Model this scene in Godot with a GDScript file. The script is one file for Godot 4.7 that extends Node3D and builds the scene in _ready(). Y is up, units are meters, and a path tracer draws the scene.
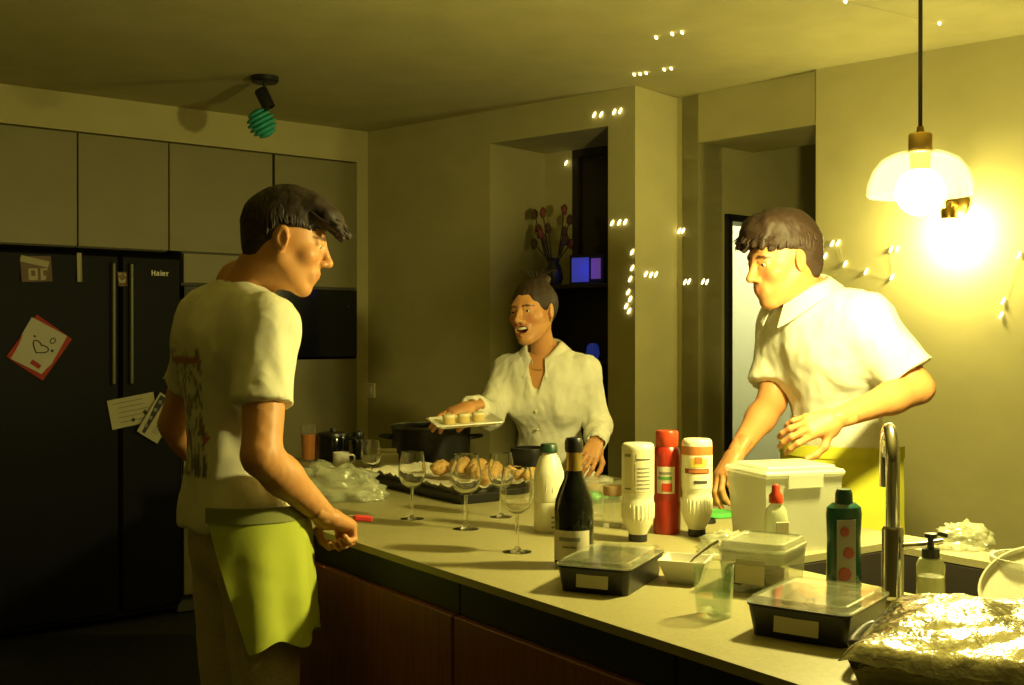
extends Node3D
# A kitchen at night: three people round a long worktop lit by one pendant lamp.

const FPX := 1150.0          # focal length in pixels of the 1024x685 frame
const EYE := 1.42            # camera height
const HORIZON := 338.0       # image row of the horizon
const CEIL := 2.60
const TOP := 0.94            # worktop height

var M := {}
var used := {}
var rng := RandomNumberGenerator.new()
var fn := FastNoiseLite.new()


const LAMP_COLOR := Color(1.0, 0.945, 0.575)
const PENDANT := 2.9
const SCONCE := 0.85
# ------------------------------------------------------------------ start
func _ready() -> void:
	var cam := Camera3D.new()
	cam.name = "camera"
	add_child(cam)
	cam.position = Vector3(0, EYE, 0)
	cam.rotation.x = -atan((342.5 - HORIZON) / FPX)
	cam.fov = rad_to_deg(2.0 * atan(342.5 / FPX))
	cam.near = 0.05
	cam.far = 60.0
	cam.current = true
	var env := Environment.new()
	env.background_mode = Environment.BG_COLOR
	env.background_color = Color.BLACK
	env.tonemap_mode = Environment.TONE_MAPPER_LINEAR
	env.tonemap_exposure = 1.0
	env.sdfgi_enabled = true
	env.ssao_enabled = true
	env.ssil_enabled = true
	var we := WorldEnvironment.new()
	we.name = "environment"
	we.environment = env
	add_child(we)
	make_materials()
	build_lamps()
	build_setting()
	build_cabinets()
	build_island()
	print("setting built")
	build_man_tee()
	print("man built")
	build_woman()
	build_man_leaning()
	print("people built")
	build_worktop_things()
	build_recess()
	build_added_dots()
	print("done")

# ------------------------------------------------------------------ positions
func wp(x: float, d: float, y: float) -> Vector3:
	return Vector3(x, y, -d)
func at(px: float, py: float, d: float) -> Vector3:          # pixel and known distance
	return Vector3((px - 512.0) / FPX * d, EYE - (py - HORIZON) / FPX * d, -d)
func on_top(px: float, py: float, y := TOP) -> Vector3:      # pixel ray to the horizontal plane y
	var d := (EYE - y) * FPX / (py - HORIZON)
	return Vector3((px - 512.0) / FPX * d, y, -d)
func nu(n: float, u: float, y: float) -> Vector3:            # island axes: n across it, u along it
	return Vector3(0.824 * n + 0.567 * u, y, -(0.567 * n - 0.824 * u))

# ------------------------------------------------------------------ nodes
func numbered(called: String) -> String:
	if not used.has(called):
		used[called] = 0
		return called
	used[called] += 1
	return "%s_%03d" % [called, used[called]]
func tag(o: Node, label: String, category: String, group := "", kind := "") -> Node:
	o.set_meta("label", label)
	if category != "": o.set_meta("category", category)
	if group != "": o.set_meta("group", group)
	if kind != "": o.set_meta("kind", kind)
	return o
func thing(called: String, label: String, category: String, where := Vector3.ZERO, turn := 0.0, group := "") -> Node3D:
	var o := Node3D.new()
	o.name = numbered(called)
	add_child(o)
	o.position = where
	o.rotation.y = turn
	tag(o, label, category, group)
	return o
func put(m: Mesh, called: String, mat: Material, parent: Node = self) -> MeshInstance3D:
	var o := MeshInstance3D.new()
	o.mesh = m
	o.material_override = mat
	o.cast_shadow = GeometryInstance3D.SHADOW_CASTING_SETTING_ON
	o.name = numbered(called) if parent == self else called
	parent.add_child(o, true)
	return o
func build(st: SurfaceTool, called: String, mat: Material, parent: Node = self) -> MeshInstance3D:
	st.generate_normals()
	return put(st.commit(), called, mat, parent)
func struct(st: SurfaceTool, called: String, mat: Material, label: String, category: String) -> MeshInstance3D:
	var o := build(st, called, mat)
	tag(o, label, category, "", "structure")
	return o

# ------------------------------------------------------------------ shapes
func mb() -> SurfaceTool:
	var st := SurfaceTool.new()
	st.begin(Mesh.PRIMITIVE_TRIANGLES)
	st.set_smooth_group(-1)
	return st
func tri(st: SurfaceTool, a: Vector3, b: Vector3, c: Vector3) -> void:   # counter-clockwise from outside
	st.add_vertex(a)
	st.add_vertex(c)
	st.add_vertex(b)
func quad(st: SurfaceTool, a: Vector3, b: Vector3, c: Vector3, d: Vector3) -> void:
	tri(st, a, b, c)
	tri(st, a, c, d)
func ctri(st: SurfaceTool, a: Vector3, b: Vector3, c: Vector3, mid: Vector3) -> void:
	if (b - a).cross(c - a).dot((a + b + c) / 3.0 - mid) < 0.0:
		tri(st, a, c, b)
	else:
		tri(st, a, b, c)
func cquad(st: SurfaceTool, a: Vector3, b: Vector3, c: Vector3, d: Vector3, mid: Vector3) -> void:
	ctri(st, a, b, c, mid)
	ctri(st, a, c, d, mid)
func bx(st: SurfaceTool, c: Vector3, size: Vector3, bas := Basis.IDENTITY, bev := 0.003) -> SurfaceTool:
	st.set_smooth_group(-1)
	var h := size * 0.5
	bev = minf(bev, minf(h.x, minf(h.y, h.z)) * 0.8)
	var p := func(sx: float, sy: float, sz: float, ax: int) -> Vector3:
		var v := Vector3(sx * (h.x - bev), sy * (h.y - bev), sz * (h.z - bev))
		if ax == 0: v.x = sx * h.x
		elif ax == 1: v.y = sy * h.y
		else: v.z = sz * h.z
		return c + bas * v
	for s in [-1.0, 1.0]:
		cquad(st, p.call(s, -1, -1, 0), p.call(s, 1, -1, 0), p.call(s, 1, 1, 0), p.call(s, -1, 1, 0), c)
		cquad(st, p.call(-1, s, -1, 1), p.call(1, s, -1, 1), p.call(1, s, 1, 1), p.call(-1, s, 1, 1), c)
		cquad(st, p.call(-1, -1, s, 2), p.call(1, -1, s, 2), p.call(1, 1, s, 2), p.call(-1, 1, s, 2), c)
	for a in [-1.0, 1.0]:
		for b in [-1.0, 1.0]:
			cquad(st, p.call(a, b, -1, 0), p.call(a, b, 1, 0), p.call(a, b, 1, 1), p.call(a, b, -1, 1), c)
			cquad(st, p.call(a, -1, b, 0), p.call(a, 1, b, 0), p.call(a, 1, b, 2), p.call(a, -1, b, 2), c)
			cquad(st, p.call(-1, a, b, 1), p.call(1, a, b, 1), p.call(1, a, b, 2), p.call(-1, a, b, 2), c)
			for s in [-1.0, 1.0]:
				ctri(st, p.call(a, b, s, 0), p.call(a, b, s, 1), p.call(a, b, s, 2), c)
	return st
func hexa(st: SurfaceTool, b: Array, t: Array) -> SurfaceTool:    # any eight-cornered block: four bottom, four top corners
	st.set_smooth_group(-1)
	var mid := Vector3.ZERO
	for k in 4: mid += (b[k] + t[k]) / 8.0
	cquad(st, b[0], b[1], b[2], b[3], mid)
	cquad(st, t[0], t[1], t[2], t[3], mid)
	for k in 4:
		var j := (k + 1) % 4
		cquad(st, b[k], b[j], t[j], t[k], mid)
	return st
func slab(st: SurfaceTool, a: Vector2, b: Vector2, thick: Vector2, y0: float, y1: float) -> SurfaceTool:   # wall from a to b in (x, distance), thick = offset of the other face
	var q := [a, b, b + thick, a + thick]
	var lo := []
	var hi := []
	for v in q:
		lo.append(wp(v.x, v.y, y0))
		hi.append(wp(v.x, v.y, y1))
	return hexa(st, lo, hi)
func prism(st: SurfaceTool, poly: PackedVector2Array, y0: float, y1: float) -> SurfaceTool:    # poly in (x, distance)
	st.set_smooth_group(-1)
	var idx := Geometry2D.triangulate_polygon(poly)
	for k in range(0, idx.size(), 3):
		var v := [poly[idx[k]], poly[idx[k + 1]], poly[idx[k + 2]]]
		ctri(st, wp(v[0].x, v[0].y, y1), wp(v[1].x, v[1].y, y1), wp(v[2].x, v[2].y, y1), wp(v[0].x, v[0].y, y1 - 1.0))
		ctri(st, wp(v[0].x, v[0].y, y0), wp(v[1].x, v[1].y, y0), wp(v[2].x, v[2].y, y0), wp(v[0].x, v[0].y, y0 + 1.0))
	var cw := Geometry2D.is_polygon_clockwise(poly)
	for k in poly.size():
		var a := poly[k]
		var b := poly[(k + 1) % poly.size()]
		var out := Vector2(b.y - a.y, a.x - b.x) * (-1.0 if cw else 1.0)
		var m := (a + b) * 0.5 - out
		var mid := wp(m.x, m.y, (y0 + y1) * 0.5)
		cquad(st, wp(a.x, a.y, y0), wp(b.x, b.y, y0), wp(b.x, b.y, y1), wp(a.x, a.y, y1), mid)
	return st
func lathe(st: SurfaceTool, prof: Array, segs := 28, xf := Transform3D.IDENTITY, a0 := 0.0, a1 := TAU, sharp := 40.0) -> SurfaceTool:
	var g := 1
	for i in prof.size() - 1:
		if i > 0:
			var u: Vector2 = (prof[i] - prof[i - 1])
			var v: Vector2 = (prof[i + 1] - prof[i])
			if absf(rad_to_deg(u.angle_to(v))) > sharp:
				g += 1
		st.set_smooth_group(g)
		for k in segs:
			var t0 := a0 + (a1 - a0) * k / segs
			var t1 := a0 + (a1 - a0) * (k + 1) / segs
			var p00 := xf * Vector3(prof[i].x * cos(t0), prof[i].y, prof[i].x * sin(t0))
			var p01 := xf * Vector3(prof[i].x * cos(t1), prof[i].y, prof[i].x * sin(t1))
			var p10 := xf * Vector3(prof[i + 1].x * cos(t0), prof[i + 1].y, prof[i + 1].x * sin(t0))
			var p11 := xf * Vector3(prof[i + 1].x * cos(t1), prof[i + 1].y, prof[i + 1].x * sin(t1))
			if prof[i].x < 1e-6:
				tri(st, p00, p10, p11)
			elif prof[i + 1].x < 1e-6:
				tri(st, p00, p10, p01)
			else:
				quad(st, p00, p10, p11, p01)
	st.set_smooth_group(-1)
	return st
func V2(flat: Array) -> Array:
	var r := []
	for k in range(0, flat.size(), 2): r.append(Vector2(flat[k], flat[k + 1]))
	return r
func tube(st: SurfaceTool, pts: Array, radii, segs := 10) -> SurfaceTool:
	st.set_smooth_group(77)
	var ref := Vector3.UP
	var t0: Vector3 = (pts[1] - pts[0]).normalized()
	if absf(t0.dot(ref)) > 0.9: ref = Vector3.RIGHT
	var side := t0.cross(ref).normalized()
	var rings := []
	for i in pts.size():
		var t: Vector3 = (pts[mini(i + 1, pts.size() - 1)] - pts[maxi(i - 1, 0)]).normalized()
		side = (side - t * side.dot(t)).normalized()
		var up := side.cross(t)
		var r: float = radii[i] if radii is Array else radii
		var ring := []
		for k in segs:
			var a := TAU * k / segs
			ring.append(pts[i] + (side * cos(a) + up * sin(a)) * r)
		rings.append(ring)
	for i in pts.size() - 1:
		for k in segs:
			var j := (k + 1) % segs
			cquad(st, rings[i][k], rings[i][j], rings[i + 1][j], rings[i + 1][k], (pts[i] + pts[i + 1]) * 0.5)
	st.set_smooth_group(-1)
	for e in [0, pts.size() - 1]:
		var back: Vector3 = pts[1] if e == 0 else pts[pts.size() - 2]
		for k in segs:
			ctri(st, rings[e][k], rings[e][(k + 1) % segs], pts[e], back)
	return st
func curve(pts: Array, n := 6) -> Array:            # Catmull-Rom through the points
	var r := []
	for i in pts.size() - 1:
		var p0: Vector3 = pts[maxi(i - 1, 0)]
		var p3: Vector3 = pts[mini(i + 2, pts.size() - 1)]
		for k in n:
			r.append((pts[i] as Vector3).cubic_interpolate(pts[i + 1], p0, p3, float(k) / n))
	r.append(pts[pts.size() - 1])
	return r
func sheet(st: SurfaceTool, nx: int, ny: int, f: Callable, thick := 0.0, grp := 5) -> SurfaceTool:    # f(u, v) -> point; u x v faces up
	var p := []
	for j in ny + 1:
		for i in nx + 1: p.append(f.call(float(i) / nx, float(j) / ny))
	var w := nx + 1
	var nrm := []
	if thick > 0.0:
		for j in ny + 1:
			for i in w:
				var du: Vector3 = p[j * w + mini(i + 1, nx)] - p[j * w + maxi(i - 1, 0)]
				var dv: Vector3 = p[mini(j + 1, ny) * w + i] - p[maxi(j - 1, 0) * w + i]
				nrm.append(du.cross(dv).normalized() * thick)
	st.set_smooth_group(grp)
	for j in ny:
		for i in nx:
			quad(st, p[j * w + i], p[j * w + i + 1], p[(j + 1) * w + i + 1], p[(j + 1) * w + i])
	if thick > 0.0:
		st.set_smooth_group(grp + 1)
		for j in ny:
			for i in nx:
				var q := [j * w + i, (j + 1) * w + i, (j + 1) * w + i + 1, j * w + i + 1]
				quad(st, p[q[0]] - nrm[q[0]], p[q[1]] - nrm[q[1]], p[q[2]] - nrm[q[2]], p[q[3]] - nrm[q[3]])
		st.set_smooth_group(grp + 2)
		var rim := []
		for i in nx: rim.append([i, i + 1])
		for j in ny: rim.append([j * w + nx, (j + 1) * w + nx])
		for i in nx: rim.append([ny * w + nx - i, ny * w + nx - i - 1])
		for j in ny: rim.append([(ny - j) * w, (ny - j - 1) * w])
		for e in rim: quad(st, p[e[0]] - nrm[e[0]], p[e[1]] - nrm[e[1]], p[e[1]], p[e[0]])
	st.set_smooth_group(-1)
	return st
func blob(st: SurfaceTool, c: Vector3, r: Vector3, amp: float, freq: float, sd: int, bas := Basis.IDENTITY, rows := 14, cols := 22, flat := false, floor_y := -9.0) -> SurfaceTool:
	fn.seed = sd
	fn.frequency = 1.0
	fn.fractal_octaves = 3
	var p := []
	for j in rows + 1:
		for i in cols:
			var th := PI * j / rows
			var ph := TAU * i / cols
			var dir := Vector3(sin(th) * cos(ph), cos(th), sin(th) * sin(ph))
			var q := c + bas * (dir * r * (1.0 + amp * fn.get_noise_3dv(dir * freq)))
			if q.y < floor_y: q.y = floor_y
			p.append(q)
	st.set_smooth_group(-1 if flat else 9)
	for j in rows:
		for i in cols:
			var k := (i + 1) % cols
			var a: Vector3 = p[j * cols + i]
			var b: Vector3 = p[j * cols + k]
			var d: Vector3 = p[(j + 1) * cols + i]
			var e: Vector3 = p[(j + 1) * cols + k]
			if j > 0: tri(st, a, b, e)
			if j < rows - 1: tri(st, a, e, d)
	st.set_smooth_group(-1)
	return st

# ------------------------------------------------------------------ a distance field that becomes one smooth mesh
class SDF:
	var lo: Vector3
	var c: float
	var nx: int
	var ny: int
	var nz: int
	var d := PackedFloat32Array()
	func _init(a: Vector3, b: Vector3, cell: float) -> void:
		lo = a
		c = cell
		nx = int((b.x - a.x) / cell) + 2
		ny = int((b.y - a.y) / cell) + 2
		nz = int((b.z - a.z) / cell) + 2
		d.resize(nx * ny * nz)
		d.fill(1.0)
	func span(a: Vector3, b: Vector3) -> Array:
		var i0 := ((a - lo) / c).floor()
		var i1 := ((b - lo) / c).ceil()
		return [maxi(int(i0.x), 0), maxi(int(i0.y), 0), maxi(int(i0.z), 0), mini(int(i1.x), nx - 1), mini(int(i1.y), ny - 1), mini(int(i1.z), nz - 1)]
	func join(i: int, e: float, k: float, sub: bool) -> void:
		var o := d[i]
		if sub:
			var hs := maxf(k - absf(-o - e), 0.0) / k
			d[i] = -(minf(-o, e) - hs * hs * k * 0.25)
		else:
			var h := maxf(k - absf(o - e), 0.0) / k
			d[i] = minf(o, e) - h * h * k * 0.25
	# tapered capsule; fr: local -> world when the section is squashed, a and b then local
	func cone(a: Vector3, b: Vector3, ra: float, rb: float, k := 0.02, sub := false, fr := Transform3D.IDENTITY, sc := 1.0) -> void:
		var pad := maxf(ra, rb) + k + c * 3.0
		var wa := fr * a
		var wb := fr * b
		var s := span(wa.min(wb) - Vector3.ONE * pad, wa.max(wb) + Vector3.ONE * pad)
		var own := fr == Transform3D.IDENTITY
		var inv := fr.affine_inverse()
		var ba := b - a
		var l2 := maxf(ba.length_squared(), 1e-9)
		for z in range(s[2], s[5] + 1):
			for y in range(s[1], s[4] + 1):
				var i: int = (z * ny + y) * nx + s[0]
				for x in range(s[0], s[3] + 1):
					var p := lo + Vector3(x, y, z) * c
					if not own: p = inv * p
					var pa := p - a
					var t := clampf(pa.dot(ba) / l2, 0.0, 1.0)
					join(i, ((pa - ba * t).length() - ra - (rb - ra) * t) * sc, k, sub)
					i += 1
	func ell(m: Vector3, r: Vector3, k := 0.02, sub := false, bas := Basis.IDENTITY) -> void:
		var pad := Vector3.ONE * (maxf(r.x, maxf(r.y, r.z)) + k + c * 2.0) if bas != Basis.IDENTITY else r + Vector3.ONE * (k + c * 2.0)
		var s := span(m - pad, m + pad)
		var inv := bas.transposed()
		for z in range(s[2], s[5] + 1):
			for y in range(s[1], s[4] + 1):
				var i: int = (z * ny + y) * nx + s[0]
				for x in range(s[0], s[3] + 1):
					var q := (inv * (lo + Vector3(x, y, z) * c - m)) / r
					var k0 := q.length()
					var k1 := (q / r).length()
					join(i, k0 * (k0 - 1.0) / maxf(k1, 1e-6), k, sub)
					i += 1
	func cut(p0: Vector3, n: Vector3, k := 0.004, near := 9.0) -> void:       # keep the side that n points away from, within near of p0
		var s := span(p0 - Vector3.ONE * near, p0 + Vector3.ONE * near)
		for z in range(s[2], s[5] + 1):
			for y in range(s[1], s[4] + 1):
				var i: int = (z * ny + y) * nx + s[0]
				for x in range(s[0], s[3] + 1):
					if d[i] < c * 3.0:
						join(i, -(lo + Vector3(x, y, z) * c - p0).dot(n), k, true)
					i += 1
	# surface nets: [vertices, normals, indices]
	func net() -> Array:
		var vert := PackedVector3Array()
		var idx := PackedInt32Array()
		var cellv := PackedInt32Array()
		cellv.resize(nx * ny * nz)
		cellv.fill(-1)
		var sy := nx
		var sz := nx * ny
		var off := [0, 1, sy, sy + 1, sz, sz + 1, sz + sy, sz + sy + 1]
		var cor := [Vector3(0, 0, 0), Vector3(1, 0, 0), Vector3(0, 1, 0), Vector3(1, 1, 0), Vector3(0, 0, 1), Vector3(1, 0, 1), Vector3(0, 1, 1), Vector3(1, 1, 1)]
		var ed := [[0, 1], [2, 3], [4, 5], [6, 7], [0, 2], [1, 3], [4, 6], [5, 7], [0, 4], [1, 5], [2, 6], [3, 7]]
		var far := c * 4.0
		for z in nz - 1:
			for y in ny - 1:
				var i := z * sz + y * sy
				for x in nx - 1:
					var v0 := d[i]
					if v0 < far and v0 > -far:
						var inside := 0
						for k in 8:
							if d[i + off[k]] < 0.0: inside += 1
						if inside > 0 and inside < 8:
							var sum := Vector3.ZERO
							var cnt := 0
							for e in ed:
								var a: float = d[i + off[e[0]]]
								var b: float = d[i + off[e[1]]]
								if (a < 0.0) != (b < 0.0):
									sum += (cor[e[0]] as Vector3).lerp(cor[e[1]], a / (a - b))
									cnt += 1
							cellv[i] = vert.size()
							vert.append(lo + (Vector3(x, y, z) + sum / cnt) * c)
					i += 1
		var st := [1, sy, sz]
		for z in range(1, nz - 1):
			for y in range(1, ny - 1):
				var i := z * sz + y * sy + 1
				for x in range(1, nx - 1):
					if cellv[i] >= 0 or cellv[i - 1] >= 0 or cellv[i - sy] >= 0 or cellv[i - sz] >= 0:
						var a := d[i] < 0.0
						for ax in 3:
							if a != (d[i + st[ax]] < 0.0):
								var o1: int = st[(ax + 1) % 3]
								var o2: int = st[(ax + 2) % 3]
								var q0 := cellv[i]
								var q1 := cellv[i - o1]
								var q2 := cellv[i - o1 - o2]
								var q3 := cellv[i - o2]
								if q0 >= 0 and q1 >= 0 and q2 >= 0 and q3 >= 0:
									if a:
										idx.append_array([q0, q2, q1, q0, q3, q2])
									else:
										idx.append_array([q0, q1, q2, q0, q2, q3])
					i += 1
		return [vert, idx]

class Flesh:                                   # gathers nets into one mesh with vertex colours
	var v := PackedVector3Array()
	var ix := PackedInt32Array()
	var col := PackedColorArray()
	func add(net: Array, xf: Transform3D, paint) -> void:      # paint: Color or func(local position) -> Color
		var base := v.size()
		for p in net[0]:
			v.append(xf * p)
			col.append(paint if paint is Color else paint.call(p))
		for i in net[1]: ix.append(base + i)
	func wrinkle(noise: FastNoiseLite, amp: float, stretch: Vector3, mask = null) -> void:
		var n := normals()
		for i in v.size():
			var a := amp * noise.get_noise_3dv(v[i] * stretch)
			if mask != null: a *= mask.call(v[i])
			v[i] += n[i] * a
	func normals() -> PackedVector3Array:
		var n := PackedVector3Array()
		n.resize(v.size())
		for k in range(0, ix.size(), 3):
			var fnm := (v[ix[k + 2]] - v[ix[k]]).cross(v[ix[k + 1]] - v[ix[k]])
			n[ix[k]] += fnm
			n[ix[k + 1]] += fnm
			n[ix[k + 2]] += fnm
		for i in n.size(): n[i] = n[i].normalized()
		return n
	func mesh() -> ArrayMesh:
		var a := []
		a.resize(Mesh.ARRAY_MAX)
		a[Mesh.ARRAY_VERTEX] = v
		a[Mesh.ARRAY_NORMAL] = normals()
		a[Mesh.ARRAY_COLOR] = col
		a[Mesh.ARRAY_INDEX] = ix
		var m := ArrayMesh.new()
		m.add_surface_from_arrays(Mesh.PRIMITIVE_TRIANGLES, a)
		return m

# ------------------------------------------------------------------ materials
func lin(r: float, g: float, b: float) -> Color:       # linear reflectance -> albedo colour
	return Color(r, g, b).linear_to_srgb()
func mat(called: String, col: Color, rough := 0.6, metal := 0.0) -> StandardMaterial3D:
	var m := StandardMaterial3D.new()
	m.resource_name = called
	m.albedo_color = col
	m.roughness = rough
	m.metallic = metal
	m.cull_mode = BaseMaterial3D.CULL_DISABLED
	M[called] = m
	return m
func pane(called: String, col: Color, alpha: float, rough := 0.03) -> StandardMaterial3D:
	var m := mat(called, Color(col.r, col.g, col.b, alpha), rough)
	m.transparency = BaseMaterial3D.TRANSPARENCY_ALPHA
	return m
func glow(called: String, col: Color, energy: float) -> StandardMaterial3D:
	var m := mat(called, col, 0.5)
	m.emission_enabled = true
	m.emission = col
	m.emission_energy_multiplier = energy
	return m
func noise_tex(freq: float, ramp: Array, sd := 1, oct := 4, size := 512, kind := FastNoiseLite.TYPE_SIMPLEX_SMOOTH) -> NoiseTexture2D:
	var n := FastNoiseLite.new()
	n.seed = sd
	n.noise_type = kind
	n.frequency = freq
	n.fractal_octaves = oct
	var t := NoiseTexture2D.new()
	t.width = size
	t.height = size
	t.seamless = true
	t.noise = n
	if ramp.size():
		var g := Gradient.new()
		var off := PackedFloat32Array()
		var cols := PackedColorArray()
		for k in ramp.size():
			off.append(float(k) / (ramp.size() - 1))
			cols.append(ramp[k])
		g.offsets = off
		g.colors = cols
		t.color_ramp = g
	return t
func textured(m: StandardMaterial3D, tex: Texture2D, scale: Vector3, world := true) -> StandardMaterial3D:
	m.albedo_texture = tex
	m.uv1_triplanar = true
	m.uv1_world_triplanar = world
	m.uv1_scale = scale
	return m
func relief(m: StandardMaterial3D, tex: Texture2D, cm: float, scale = null) -> StandardMaterial3D:
	m.heightmap_enabled = true
	m.heightmap_texture = tex
	m.heightmap_scale = cm
	if scale != null:
		m.uv1_triplanar = true
		m.uv1_world_triplanar = true
		m.uv1_scale = scale
	return m
func make_materials() -> void:
	var g := func(a: float) -> Color: return Color(a, a, a)
	var plaster := noise_tex(0.03, [], 3, 5)
	var blotch := noise_tex(0.012, [g.call(0.93), g.call(1.0)], 5, 4)
	relief(textured(mat("wall_paint", lin(0.50, 0.45, 0.20), 0.75), blotch, Vector3.ONE * 0.7), plaster, 0.06)
	relief(textured(mat("ceiling_paint", lin(0.50, 0.45, 0.20), 0.85), blotch, Vector3.ONE * 0.5), plaster, 0.05)
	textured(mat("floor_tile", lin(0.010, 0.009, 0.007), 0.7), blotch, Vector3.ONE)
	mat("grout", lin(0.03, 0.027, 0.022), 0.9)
	textured(mat("cabinet_door", lin(0.24, 0.21, 0.085), 0.5), blotch, Vector3(0.6, 0.6, 0.6))
	mat("cabinet_box", lin(0.10, 0.09, 0.06), 0.7)
	mat("black_gap", lin(0.006, 0.005, 0.004), 0.6)
	mat("appliance_glass", lin(0.004, 0.004, 0.004), 0.12)
	textured(mat("fridge_steel", lin(0.0045, 0.0045, 0.003), 0.5, 0.0), noise_tex(0.01, [g.call(0.8), g.call(1.0)], 8, 3), Vector3(6, 0.15, 6))
	M.fridge_steel.metallic_specular = 0.25
	mat("fridge_handle", lin(0.11, 0.11, 0.07), 0.3, 0.7)
	mat("chrome", lin(0.62, 0.60, 0.55), 0.16, 1.0)
	mat("brass", lin(0.55, 0.36, 0.10), 0.28, 1.0)
	var grain := noise_tex(0.02, [lin(0.12, 0.036, 0.016), lin(0.24, 0.078, 0.034), lin(0.15, 0.048, 0.022), lin(0.28, 0.095, 0.042)], 11, 5)
	relief(textured(mat("wood", Color.WHITE, 0.5), grain, Vector3(5.0, 0.28, 5.0)), grain, 0.02)
	var stone := noise_tex(0.035, [lin(0.24, 0.215, 0.10), lin(0.33, 0.295, 0.14), lin(0.29, 0.26, 0.12), lin(0.40, 0.36, 0.18)], 21, 6, 1024)
	textured(mat("stone", Color.WHITE, 0.42), stone, Vector3.ONE * 1.1)
	mat("sink", lin(0.035, 0.028, 0.020), 0.5)
	pane("clear_glass", lin(0.9, 0.9, 0.85), 0.012, 0.0)
	var wg := mat("stem_glass", Color(1, 1, 1, 0.0), 0.0)
	wg.transparency = BaseMaterial3D.TRANSPARENCY_ALPHA
	wg.refraction_enabled = true
	wg.refraction_scale = 0.05
	pane("shade_glass", lin(0.95, 0.95, 0.9), 0.006, 0.0)
	pane("green_glass", lin(0.40, 0.60, 0.28), 0.13, 0.03)
	pane("lid_plastic", lin(0.46, 0.48, 0.28), 0.13, 0.08)
	pane("grey_lid", lin(0.36, 0.36, 0.22), 0.42, 0.12)
	pane("tub_plastic", lin(0.66, 0.66, 0.50), 0.50, 0.25)
	pane("film", lin(0.70, 0.73, 0.50), 0.24, 0.10)
	pane("wine", lin(0.6, 0.52, 0.2), 0.45, 0.02)
	pane("amber_drink", lin(0.60, 0.20, 0.03), 0.75, 0.05)
	mat("bottle_glass", lin(0.006, 0.007, 0.004), 0.08)
	mat("gold_foil", lin(0.55, 0.38, 0.10), 0.35, 0.9)
	mat("paper_label", lin(0.55, 0.50, 0.34), 0.7)
	mat("print_dark", lin(0.05, 0.045, 0.04), 0.7)
	mat("print_grey", lin(0.20, 0.19, 0.14), 0.7)
	mat("white_plastic", lin(0.72, 0.69, 0.50), 0.35)
	mat("cream_plastic", lin(0.66, 0.60, 0.36), 0.4)
	mat("white_ceramic", lin(0.78, 0.75, 0.62), 0.2)
	mat("black_plastic", lin(0.012, 0.011, 0.010), 0.35)
	mat("green_cap", lin(0.010, 0.042, 0.016), 0.4)
	mat("ketchup_red", lin(0.32, 0.020, 0.008), 0.3)
	mat("cap_red", lin(0.48, 0.045, 0.012), 0.35)
	mat("orange_print", lin(0.45, 0.16, 0.03), 0.5)
	mat("yellow_print", lin(0.62, 0.48, 0.08), 0.5)
	mat("red_print", lin(0.22, 0.03, 0.012), 0.5)
	mat("leaf_print", lin(0.10, 0.26, 0.05), 0.5)
	mat("green_plastic", lin(0.08, 0.42, 0.08), 0.4)
	mat("detergent_green", lin(0.008, 0.058, 0.034), 0.2)
	mat("food_dark", lin(0.09, 0.055, 0.02), 0.8)
	var crust := noise_tex(0.03, [lin(0.30, 0.13, 0.03), lin(0.55, 0.33, 0.10), lin(0.62, 0.45, 0.18)], 31, 4)
	relief(textured(mat("bread", Color.WHITE, 0.8), crust, Vector3.ONE * 6.0), crust, 0.3)
	mat("sponge_cake", lin(0.62, 0.46, 0.16), 0.8)
	mat("cream_icing", lin(0.72, 0.62, 0.36), 0.6)
	mat("parchment", lin(0.66, 0.62, 0.46), 0.7)
	var dent := noise_tex(0.035, [], 41, 4)
	relief(mat("foil", lin(0.55, 0.53, 0.45), 0.15, 1.0), dent, 0.16, Vector3.ONE * 4.0)
	mat("pan_metal", lin(0.020, 0.019, 0.017), 0.32, 0.3)
	mat("soap_clear", lin(0.62, 0.60, 0.36), 0.2)
	pane("soap_bottle", lin(0.62, 0.66, 0.40), 0.55, 0.08)
	var weave := noise_tex(0.22, [], 51, 2)
	for c in [["shirt_white", lin(0.76, 0.74, 0.62)], ["shirt_linen", lin(0.74, 0.72, 0.58)], ["shirt_bright", lin(0.78, 0.76, 0.64)], ["tee_white", lin(0.70, 0.67, 0.50)]]:
		var m := relief(mat(c[0], c[1], 0.85), weave, 0.05, Vector3.ONE * 9.0)
		m.vertex_color_use_as_albedo = true
		m.rim_enabled = true
		m.rim = 0.15
	textured(mat("trousers", lin(0.58, 0.49, 0.27), 0.9), noise_tex(0.05, [g.call(0.82), g.call(1.0)], 61, 4), Vector3.ONE * 4.0)
	var lime := relief(mat("apron_lime", lin(0.50, 0.56, 0.06), 0.85), weave, 0.08, Vector3.ONE * 7.0)
	mat("apron_band", lin(0.26, 0.27, 0.08), 0.85)
	relief(mat("apron_yellow", lin(0.62, 0.60, 0.04), 0.85), weave, 0.08, Vector3.ONE * 7.0)
	mat("dark_skirt", lin(0.03, 0.028, 0.025), 0.85)
	var sk := mat("skin", Color.WHITE, 0.5)
	sk.vertex_color_use_as_albedo = true
	sk.subsurf_scatter_enabled = true
	sk.subsurf_scatter_strength = 0.10
	var hairt := noise_tex(0.05, [g.call(0.55), g.call(1.0)], 71, 3)
	textured(mat("hair_dark", lin(0.030, 0.013, 0.008), 0.65), hairt, Vector3(14, 2, 14))
	textured(mat("hair_brown", lin(0.048, 0.020, 0.009), 0.65), hairt, Vector3(14, 2, 14))
	var ey := mat("eye", Color.WHITE, 0.15)
	ey.vertex_color_use_as_albedo = true
	mat("teeth", lin(0.72, 0.68, 0.52), 0.3)
	mat("shoe", lin(0.03, 0.028, 0.025), 0.6)
	mat("teal_paper", lin(0.035, 0.36, 0.27), 0.7)
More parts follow.
